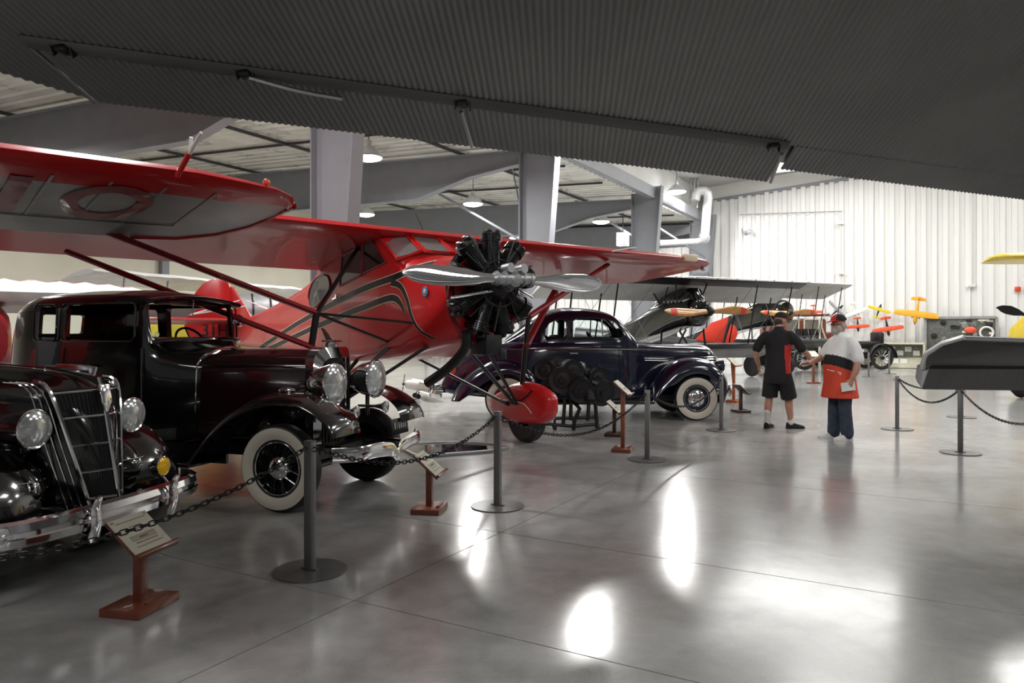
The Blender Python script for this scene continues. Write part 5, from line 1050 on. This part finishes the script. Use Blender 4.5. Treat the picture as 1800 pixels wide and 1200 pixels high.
MB().box((1.3, 0, 1.0), (.9, .8, .25)).build('seat', 'black_satin', oc, bevel=.08); MB().box((1.75, 0, 1.25), (.2, .8, .5)).build('seat_back', 'black_satin', oc, bevel=.08)
for s in (-1, 1): fender('rear_fender', oc, 'black_satin', 1.6, .47, s * .52, s * .82, [(0, .56, .54), (60, .58, .55), (120, .58, .55), (180, .56, .54)])
MB().torus((.4, .3, 1.45), (1, 0, .6), .22, .02, 20, 6).cyl((.4, .3, 1.45), (-.4, .3, .9), .02).build('steering_wheel', 'black_metal', oc)
# ---------------------------------------------------------------- yellow aircraft at the right edge
ya = empty('yellow_aircraft', (11.35, 15.6, 0), math.radians(200), 'yellow aircraft fuselage with black propeller and brass coloured nose ring', 'airplane')
yl = lambda px, py, Y: (lambda p: (p.rotate(Matrix.Rotation(-math.radians(200), 3, 'Z')), p)[1])(P(px, py, Y) - Vector((11.35, 15.6, 0)))
hz = P(1812, 560, 15.4).z
hb = MB().lathe([(.001, .35), (.1, .3), (.2, .1), (.22, -.05)], (0, 0, hz), (1, 0, 0), 24).build('spinner', 'gold', ya)
for s in (-1, 1):
    MB().rings([[yl(1812 + s * (px - 1812) * -1 if s > 0 else px, 560 + (py - 560) * (1 if s < 0 else -1), 15.3) + Vector((.04 * math.sin(a), 0, hh / F * 15.4 * math.sin(a))) for a in [2 * math.pi * k / 10 for k in range(10)]] for px, py, hh in ((1803, 553, 3), (1793, 549, 6), (1780, 546, 9), (1765, 544, 8), (1757, 543, 5), (1752, 542, 1))]).build('blade', 'black_satin', hb)
MB().torus((-.15, 0, hz), (1, 0, 0), .42, .06, 32, 8).build('nose_ring', 'gold', ya)
MB().rings([rsec(*s) for s in smooth_tab([(-.2, .4, hz - .4, hz + .4, .35, .35, .4, 0), (-.8, .45, hz - .5, hz + .5, .3, .2, .42, 0), (-3., .4, hz - .6, hz + .4, .2, .2, .3, 0), (-6., .06, hz - .4, hz - .1, .05, .05, .05, 0)], 3)]).build('fuselage', 'yellow', ya, smooth=50)
yh = empty('yellow_high_wing_plane', (17.1, 20.5, 0), math.radians(265), 'yellow high wing aeroplane, only its rounded wing tip showing before the end wall', 'airplane')
wz = P(1780, 447, 20.4).z
for s in (1, -1): wing(yh, 'wing', [(s * y, .0 - o, wz, c, .1, 1) for y, o, c in ((0, 0, 1.6), (2.4, 0, 1.6), (2.95, .05, 1.4), (3.2, .2, 1.0), (3.3, .4, .5))], 'yellow', None, th=.16)
MB().rings([rsec(*q_) for q_ in smooth_tab([(1.2, .3, 1.1, 1.8, .28, .28, .3, 0), (.4, .45, 1.0, 2.4, .3, .2, .4, 0), (.0, .48, 1.0, wz, .1, .2, .45, 0), (-1.8, .42, 1.0, wz - .3, .15, .2, .35, 0), (-5.4, .05, 1.2, 1.6, .04, .04, .04, 0)], 3)]).build('fuselage', 'yellow', yh, smooth=50)
for s in (-1, 1): MB().tube([(.5, s * .35, 1.1), (.5, s * .9, .4)], .035, 8).build('gear_leg', 'black_satin', yh); MB().tube([(-.4, s * .45, 1.2), (-.5, s * 2., wz)], .03, 6).build('wing_strut', 'black_satin', yh); MB().lathe([(.1, -.06), (.34, -.08), (.4, 0), (.34, .08), (.1, .06)], (.5, s * .95, .4), (0, 1, 0), 24).build('wheel', 'rubber', yh)
for s in (-1, 1):
    MB().tube([(-.6, s * .3, hz - .4), (-.6, s * .9, .4)], .035, 8).build('gear_leg', 'black_satin', ya); MB().lathe([(.1, -.06), (.34, -.08), (.4, 0), (.34, .08), (.1, .06)], (-.6, s * .95, .4), (0, 1, 0), 24).build('wheel', 'rubber', ya)
# ---------------------------------------------------------------- aircraft behind the tall sedan
rl = empty('red_ribbed_aircraft', (-7.6, 10.3, 0), math.radians(-50), 'dark red aircraft with scalloped wing ribs and a highlight painted white along the leading edge, behind the tall black sedan', 'airplane')
S_ = []
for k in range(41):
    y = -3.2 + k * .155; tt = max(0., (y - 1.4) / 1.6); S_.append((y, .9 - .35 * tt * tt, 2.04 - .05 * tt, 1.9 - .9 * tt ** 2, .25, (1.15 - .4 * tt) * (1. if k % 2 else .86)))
wing(rl, 'wing', S_, 'red_dark', 'white_fabric', .10, th=.2)  # white leading edge paints in the highlight on the glossy red
MB().rings([rsec(*s) for s in smooth_tab([(.9, .35, 1.0, 1.75, .3, .3, .35, 0), (.5, .45, .9, 1.9, .3, .2, .42, 0), (-.6, .48, .85, 1.95, .3, .2, .4, 0), (-2.5, .3, 1., 1.8, .2, .15, .25, 0), (-4.5, .06, 1.1, 1.5, .05, .05, .05, 0)], 3)]).build('fuselage', 'red_dark', rl, smooth=50)
for s in (-1, 1): MB().tube([(1., s * .35, 1.0), (1., s * .8, .33)], .035, 8).build('gear_leg', 'black_satin', rl); MB().lathe([(.1, -.06), (.29, -.08), (.33, 0), (.29, .08), (.1, .06)], (1., s * .85, .33), (0, 1, 0), 24).build('wheel', 'rubber', rl)
MB().cyl((-4.3, 0, 1.2), (-4.4, 0, .02), .03).build('tail_skid', 'black_satin', rl)
a, b = P(150, 468, 15.5), P(560, 520, 22.); mid = (a + b) / 2; d = b - a
yw = empty('yellow_biplane', (mid.x, mid.y, 0), math.atan2(d.y, d.x) - math.pi / 2, 'yellow biplane with crinkled grey fabric wing standing by the cream wall', 'airplane')
hl = d.length / 2; zm = mid.z
wing(yw, 'upper_wing', [(-hl + 2 * hl * k / 24, .3, zm - .06 * (k / 12. - 1) + random.uniform(-.02, .02), 1.7 if 0 < k < 24 else 1.1, .15, 1 - (.1 if k % 2 else 0)) for k in range(25)], 'grey_fabric', None, th=.12)
wing(yw, 'lower_wing', [(y, .0, 1.0, 1.5, .1, 1) for y in (-hl * .9, 0, hl * .9)], 'grey_fabric', None)
MB().rings([rsec(*s) for s in smooth_tab([(1.4, .3, 1.1, 1.7, .28, .28, .3, 0), (.8, .4, 1.0, 1.85, .3, .2, .38, 0), (-1.5, .35, 1.0, 1.8, .2, .15, .3, 0), (-4.5, .06, 1.1, 1.5, .05, .05, .05, 0)], 3)]).build('fuselage', 'yellow', yw, smooth=50)
for s in (-1, 1):
    for y in (1.6, hl * .75): MB().tube([(-.2, s * y, 1.02), (.0, s * y, zm)], .025, 6).build('wing_strut', 'dull_alu', yw)
    MB().tube([(-.2, s * .3, 1.75), (-.1, s * .5, zm)], .02, 6).build('cabane_strut', 'dull_alu', yw)
    MB().tube([(.5, s * .3, 1.05), (.5, s * .8, .35)], .03, 6).build('gear_leg', 'black_satin', yw); MB().lathe([(.1, -.06), (.3, -.08), (.35, 0), (.3, .08), (.1, .06)], (.5, s * .85, .35), (0, 1, 0), 24).build('wheel', 'rubber', yw)
p = P(435, 545, 17.6); dm = empty('banded_tank', (p.x, p.y, 0), math.radians(25), 'grey cylindrical tank with black bands on a trestle beside the red tail', 'tank')
MB().lathe([(.001, -.7), (.3, -.68), (.38, -.6), (.38, .6), (.3, .68), (.001, .7)], (0, 0, p.z), (1, 0, 0), 28).build('shell', 'dull_alu', dm)
for x in (-.4, .1, .5): MB().torus((x, 0, p.z), (1, 0, 0), .385, .025, 28, 6).build('band', 'black_satin', dm)
for x in (-.4, .4):
    for s in (-1, 1): MB().bar((x, s * .45, 0), (x, s * .2, p.z - .25), .06, .06).build('trestle_leg', 'wood_dark', dm)
# ---------------------------------------------------------------- people (x = facing, y = left)
def remesh(mb, name, m, parent, vox=.012, it=6, mats=None, pick=None):
    o = mb.build(name, m, parent, smooth=None)
    md = o.modifiers.new('r', 'REMESH'); md.mode = 'VOXEL'; md.voxel_size = vox
    ms = o.modifiers.new('s', 'SMOOTH'); ms.factor = .5; ms.iterations = it
    bpy.context.view_layer.update(); apply_mods(o)
    me = o.data; me.materials.clear()
    for q in ([m] + (mats or [])): me.materials.append(MT[q])
    if pick:
        for p in me.polygons: p.material_index = pick(p.center)
    me.polygons.foreach_set('use_smooth', [True] * len(me.polygons)); me.update(); return o
def limb(mb, pts, rs, n=12):
    pts = [Vector(p) for p in pts]; P_ = catmull(pts, 5); R_ = []
    for i in range(len(P_)):
        t = i / 5.; k = min(int(t), len(rs) - 2); R_.append(rs[k] + (rs[k + 1] - rs[k]) * (t - k))
    mb.tube(P_, R_, n)
    for p, r in ((P_[0], R_[0]), (P_[-1], R_[-1])): mb.ell(p, r * .98, 10, 8)
    return mb
def hand(mb, w_, d, up, curl=.5, thumb=1., sc=1.):
    """palm + four fingers + thumb from the wrist w_ along d; up = back of the hand"""
    d = Vector(d).normalized(); u = (Vector(up) - d * Vector(up).dot(d)).normalized(); s = d.cross(u); w_ = Vector(w_)
    R = Matrix((d, s, u)).transposed()
    mb.ell(w_ + d * .045 * sc, (.055 * sc, .042 * sc, .017 * sc), 14, 8, R)
    for k, (o, L) in enumerate(((-.031, .068), (-.011, .080), (.010, .076), (.030, .060))):
        b = w_ + d * .085 * sc + s * o * sc; a = curl; p1 = b + (d * math.cos(a * .4) - u * math.sin(a * .4)) * L * .5 * sc; p2 = p1 + (d * math.cos(a * 1.1) - u * math.sin(a * 1.1)) * L * .5 * sc
        limb(mb, [b - d * .02, b, p1, p2], [.0095, .0092, .0088, .0078], 8)
    b = w_ + d * .03 * sc - s * .034 * sc * thumb; limb(mb, [b, b + (d * .6 - s * thumb * .75 - u * .2) * .035 * sc, b + (d * .95 - s * thumb * .6 - u * .4) * .07 * sc], [.012, .0105, .0085], 8)
def torso(secs):        # (z, x, hx, hy) stacked ellipses
    return [[Vector((x + hx * math.cos(a) * (1 if math.cos(a) > 0 else 1), hy * math.copysign(abs(math.sin(a)) ** .85, math.sin(a)), z)) for a in [2 * math.pi * k / 24 for k in range(24)]] for z, x, hx, hy in smooth_tab(secs, 4)]
def head(mb, c, yaw, pitch=0., sc=1.):
    R = (Matrix.Rotation(yaw, 4, 'Z') @ Matrix.Rotation(pitch, 4, 'Y')).to_3x3(); q = lambda x, y, z: Vector(c) + R @ Vector((x * sc, y * sc, z * sc))
    mb.ell(q(-.01, 0, .02), (.096 * sc, .078 * sc, .115 * sc), 18, 14, R); mb.ell(q(.03, 0, -.05), (.066 * sc, .06 * sc, .075 * sc), 14, 10, R)
    mb.ell(q(.098, 0, -.015), (.016 * sc, .013 * sc, .024 * sc), 10, 8, R); mb.ell(q(.09, 0, .02), (.012 * sc, .045 * sc, .012 * sc), 10, 6, R)
    for s in (-1, 1): mb.ell(q(-.01, s * .08, -.005), (.02 * sc, .01 * sc, .033 * sc), 10, 8, R)
    mb.ell(q(.082, 0, -.065), (.014 * sc, .026 * sc, .009 * sc), 10, 6, R)
    return q, R
def face_bits(par, q, R, sc=1.):
    for s in (-1, 1): MB().ell(q(.086, s * .032, .005), (.008, .014, .008), 10, 6, R).build('eye', 'hair_dark', par)
def cap_on(par, q, R, top, front, sc=1.):
    R4 = R.to_4x4(); c = MB()
    ringz = []
    for i in range(8):
        t = i / 7 * math.pi / 2; r = math.cos(t); ringz.append([q(-.012 + .112 * r * math.cos(a), .094 * r * math.sin(a), .055 + .095 * math.sin(t)) for a in [2 * math.pi * k / 24 for k in range(24)]])
    o = c.rings(ringz).build('cap', top, par, smooth=60)
    rows = []
    for i in range(5):
        rr = i / 4; rows.append([q(-.012 + (.108 + .085 * rr * max(0., math.cos(a)) ** .6) * math.cos(a), (.092 + .004 * rr) * math.sin(a), .058 - .018 * rr * math.cos(a) + .0) for a in [-1.2 + 2.4 * k / 16 for k in range(17)]])
    b = MB().grid(rows); b.grid([[p + Vector((0, 0, .006)) for p in r] for r in rows]); b.build('brim', front, o, smooth=60)
    fr = []
    for i in range(6):
        t = i / 7 * math.pi / 2; r = math.cos(t); fr.append([q(-.012 + .1145 * r * math.cos(a), .0965 * r * math.sin(a), .056 + .0965 * math.sin(t)) for a in [-.75 + 1.5 * k / 8 for k in range(9)]])
    MB().grid(fr).build('front_panel', front, o, smooth=60)
    return o
def shoe(par, name, m, heel, toe, sole='shoe_white', L=.28):
    h, t = Vector(heel), Vector(toe); d = (t - h); d.z = 0; d.normalize(); s = Vector((-d.y, d.x, 0)); z0 = h.z
    rg = []
    for f, w_, top in ((-.0, .022, .06), (.03, .036, .095), (.25, .038, .10), (.45, .040, .085), (.65, .048, .065), (.85, .045, .05), (.97, .028, .038), (1., .010, .025)):
        c = h + d * (f * L); rg.append([c + s * (w_ * math.cos(a)) + Vector((0, 0, .012 + (top - .012) * max(0., math.sin(a)) ** .7 if math.sin(a) > 0 else .012)) for a in [2 * math.pi * k / 14 for k in range(14)]])
    o = MB().rings(rg).build(name, m, par, smooth=60)
    sl = []
    for zz in (0., .016): sl.append([h + d * (f * L) + s * w_ * sg + Vector((0, 0, zz)) for f, w_, sg in [(f, w_, 1) for f, w_ in ((-.01, .02), (.05, .038), (.3, .036), (.65, .05), (.9, .044), (1.01, .012))] + [(f, w_, -1) for f, w_ in ((1.01, .012), (.9, .044), (.65, .05), (.3, .036), (.05, .038), (-.01, .02))]])
    MB().rings(sl).build('sole', sole, o); return o

# ---- man in black, seen from behind, right arm reaching out
p1 = G(1367, 753)
m1 = empty('person', (p1.x, p1.y, 0), math.radians(42), 'man in black polo with red panels, black cap, shorts and white socks', 'person')
b = MB(); q, R = head(b, (.10, -.01, 1.665), -.55, .12)
limb(b, [(.04, 0, 1.50), (.07, 0, 1.60)], [.06, .058])
RS, RE, RW = (.03, -.185, 1.43), (.10, -.36, 1.22), (.34, -.37, 1.04)
LS, LE_, LW = (.0, .185, 1.43), (-.06, .33, 1.20), (.02, .33, .97)
limb(b, [RS, (.065, -.285, 1.33), RE], [.056, .053, .047]); limb(b, [RE, (.22, -.38, 1.14), RW], [.046, .043, .030])
limb(b, [LS, (-.035, .275, 1.33), LE_], [.056, .053, .047]); limb(b, [LE_, (-.03, .34, 1.08), LW], [.046, .043, .030])
hand(b, RW, (.85, -.05, -.5), (.1, -.9, .5), .5, 1.); hand(b, LW, (.2, 0, -1), (.0, 1, .1), .7, -1.)
for hp, kn, an in (((0, .10, .92), (.0, .135, .50), (-.08, .13, .08)), ((0, -.10, .92), (.12, -.12, .50), (.16, -.13, .08))):
    limb(b, [hp, Vector(hp).lerp(Vector(kn), .5), kn], [.085, .078, .058]); k = Vector(kn); a = Vector(an); limb(b, [k, k.lerp(a, .35) + Vector((-.015, 0, 0)), k.lerp(a, .75), a], [.058, .062, .045, .038])
limb(b, [(0, 0, .95), (.02, 0, 1.2), (.035, 0, 1.42)], [.11, .11, .085])
remesh(b, 'body', 'skin', m1, .0095, 4); face_bits(m1, q, R)
sh = MB(); sh.rings(torso([(.84, -.0, .135, .205), (.95, .0, .14, .20), (1.10, .015, .145, .195), (1.28, .025, .14, .205), (1.42, .03, .125, .215), (1.50, .035, .10, .17), (1.545, .045, .08, .10), (1.585, .055, .074, .076)]))
limb(sh, [(.03, -.19, 1.445), (.06, -.28, 1.35), (.085, -.345, 1.25)], [.078, .074, .076]); limb(sh, [(.0, .19, 1.445), (-.03, .27, 1.35), (-.05, .32, 1.24)], [.078, .074, .076])
def pk1(c):
    if c.y < -.125 and c.z < 1.30 and c.x > -.075 and c.y > -.27: return 1
    if abs(c.y) > .085 and abs(c.y) < .17 and c.z > 1.47 and c.x > .02: return 1
    return 0
remesh(sh, 'polo_shirt', 'cloth_black', m1, .013, 5, ['cloth_red'], pk1)
so = MB(); so.rings(torso([(.70, .0, .15, .19), (.80, .0, .155, .20), (.92, .0, .145, .195), (.97, .0, .135, .185)]))
for hp, kn in (((0, .10, .85), (.0, .135, .53)), ((0, -.10, .85), (.11, -.13, .52))):
    h_, k_ = Vector(hp), Vector(kn); so.tube([h_, h_.lerp(k_, .5), k_ + Vector((0, 0, -.05))], [.115, .118, .122], 16)
remesh(so, 'shorts', 'cloth_black', m1, .013, 5)
for s, a, kz, toe in ((1, (-.08, .13), .05, (.12, .16)), (-1, (.16, -.13), .05, (.42, -.34))):
    k = MB(); limb(k, [(a[0] - .005, a[1], .09), (a[0] + .01, a[1], .19), (a[0] + .008, a[1], .25)], [.046, .045, .052], 14); k.build('sock', 'sock', m1, smooth=60)
    h_ = Vector((a[0], a[1], 0)); d = (Vector((toe[0], toe[1], 0)) - h_).normalized(); shoe(m1, 'shoe', 'cloth_black', h_ - d * .07, h_ + d, 'black_satin', .29)
cap_on(m1, q, R, 'cloth_black', 'cloth_red')
hr = MB(); hr.ell(q(-.035, 0, -.005), (.078, .08, .07), 14, 10, R); hr.build('hair', 'hair_dark', m1, smooth=60)
# ---- older man facing him, white and red shirt
p2 = G(1480, 771)
m2 = empty('person', (p2.x, p2.y, 0), math.radians(190), 'bearded man in white, black and red shirt, jeans and red cap, holding a paper', 'person')
b = MB(); q, R = head(b, (.06, .0, 1.60), 0., .06)
limb(b, [(.0, 0, 1.42), (.03, 0, 1.53)], [.062, .06])
LS, LE_, LW = (-.02, .175, 1.34), (-.03, .30, 1.10), (.05, .29, .86); RS, RE, RW = (.0, -.175, 1.34), (.10, -.30, 1.14), (.36, -.24, 1.05)
limb(b, [LS, (-.035, .265, 1.23), LE_], [.056, .054, .049]); limb(b, [LE_, (.0, .31, .98), LW], [.048, .047, .032]); limb(b, [RS, (.04, -.26, 1.26), RE], [.056, .053, .046]); limb(b, [RE, (.23, -.28, 1.09), RW], [.046, .043, .030])
hand(b, LW, (.25, -.05, -.95), (.2, 1, .1), .9, -1.); hand(b, RW, (1., .05, -.06), (0., -.6, .8), .35, 1.)
for hp, kn, an in (((0, .10, .88), (.03, .11, .48), (.0, .12, .08)), ((0, -.10, .88), (.04, -.11, .48), (.06, -.10, .08))): limb(b, [hp, kn, an], [.08, .055, .04])
limb(b, [(0, 0, .92), (.03, 0, 1.15), (.0, 0, 1.34)], [.11, .12, .085])
remesh(b, 'body', 'skin', m2, .0095, 4); face_bits(m2, q, R)
sh = MB(); sh.rings(torso([(.58, .035, .235, .265), (.68, .035, .215, .25), (.80, .035, .20, .23), (.95, .05, .195, .205), (1.08, .055, .195, .20), (1.22, .03, .165, .20), (1.34, .01, .13, .205), (1.42, .005, .10, .16), (1.46, .01, .082, .10), (1.50, .02, .074, .078)]))
limb(sh, [(-.02, .18, 1.36), (-.035, .265, 1.25), (-.04, .295, 1.13)], [.08, .076, .08]); limb(sh, [(.0, -.18, 1.36), (.04, -.26, 1.27), (.08, -.30, 1.18)], [.08, .074, .076])
def pk2(c):
    if abs(c.y) > .245 and c.z > 1.05: return 0
    e = c.z - (1.06 + .35 * (c.x - .05))
    return 0 if e > .07 else 1 if e > -.08 else 2
remesh(sh, 'racing_shirt', 'cloth_white', m2, .013, 4, ['cloth_black', 'cloth_orange'], pk2)
for k, (x0, x1) in enumerate(((.17, .05), (.12, .02))):
    pass
for k in range(2): MB().tube([(.245 - .01 * k, .03 + 0 * k, .975 - .022 * k), (.22 - .01 * k, .11, .962 - .022 * k), (.14, .19, .935 - .022 * k)], .006, 6).build('shirt_stripe', 'cloth_white', m2)
je = MB(); je.rings(torso([(.72, .0, .14, .175), (.82, .0, .15, .185), (.95, .0, .14, .18)]))
for hp, kn, an in (((0, .095, .84), (.03, .11, .48), (-.0, .12, .09)), ((0, -.095, .84), (.04, -.11, .48), (.06, -.10, .09))): limb(je, [hp, kn, Vector(kn).lerp(Vector(an), .6), an], [.11, .088, .085, .088], 14)
remesh(je, 'jeans', 'denim', m2, .013, 4)
for a, d in (((-.0, .12), (1, .12, 0)), ((.06, -.10), (1, -.25, 0))): h_ = Vector((a[0], a[1], 0)); d = Vector(d).normalized(); shoe(m2, 'shoe', 'shoe_white', h_ - d * .08, h_ + d, 'shoe_white', .30)
cap_on(m2, q, R, 'cloth_black', 'cloth_red')
hm = MB(); hm.ell(q(-.045, 0, -.02), (.07, .085, .065), 14, 10, R); hm.build('hair', 'hair_white', m2, smooth=60)
bm_ = MB(); bm_.ell(q(.055, 0, -.085), (.05, .055, .05), 14, 10, R); bm_.ell(q(.088, 0, -.048), (.018, .036, .012), 12, 8, R)
for s in (-1, 1): bm_.ell(q(.02, s * .06, -.05), (.04, .022, .05), 12, 8, R)
remesh(bm_, 'beard', 'hair_white', m2, .008, 2)
MB().tube([q(.09, -.06, .01), q(.10, -.03, .008), q(.102, 0, .012), q(.10, .03, .008), q(.09, .06, .01), q(.0, .082, .015)], .004, 6).build('glasses', 'black_satin', m2)
w2 = m2.matrix_basis if False else Matrix.Translation(m2.location) @ Matrix.Rotation(m2.rotation_euler.z, 4, 'Z')
pp_ = MB().box((0, 0, 0), (.21, .006, .12), Matrix.Rotation(.12, 4, 'Y')).build('folded_paper', 'paper', None); pp_.location = w2 @ Vector((.10, .285, .755)); pp_.rotation_euler = (0, 0, m2.rotation_euler.z); tag(pp_, 'folded white paper held in the bearded man\'s lowered hand', 'paper')
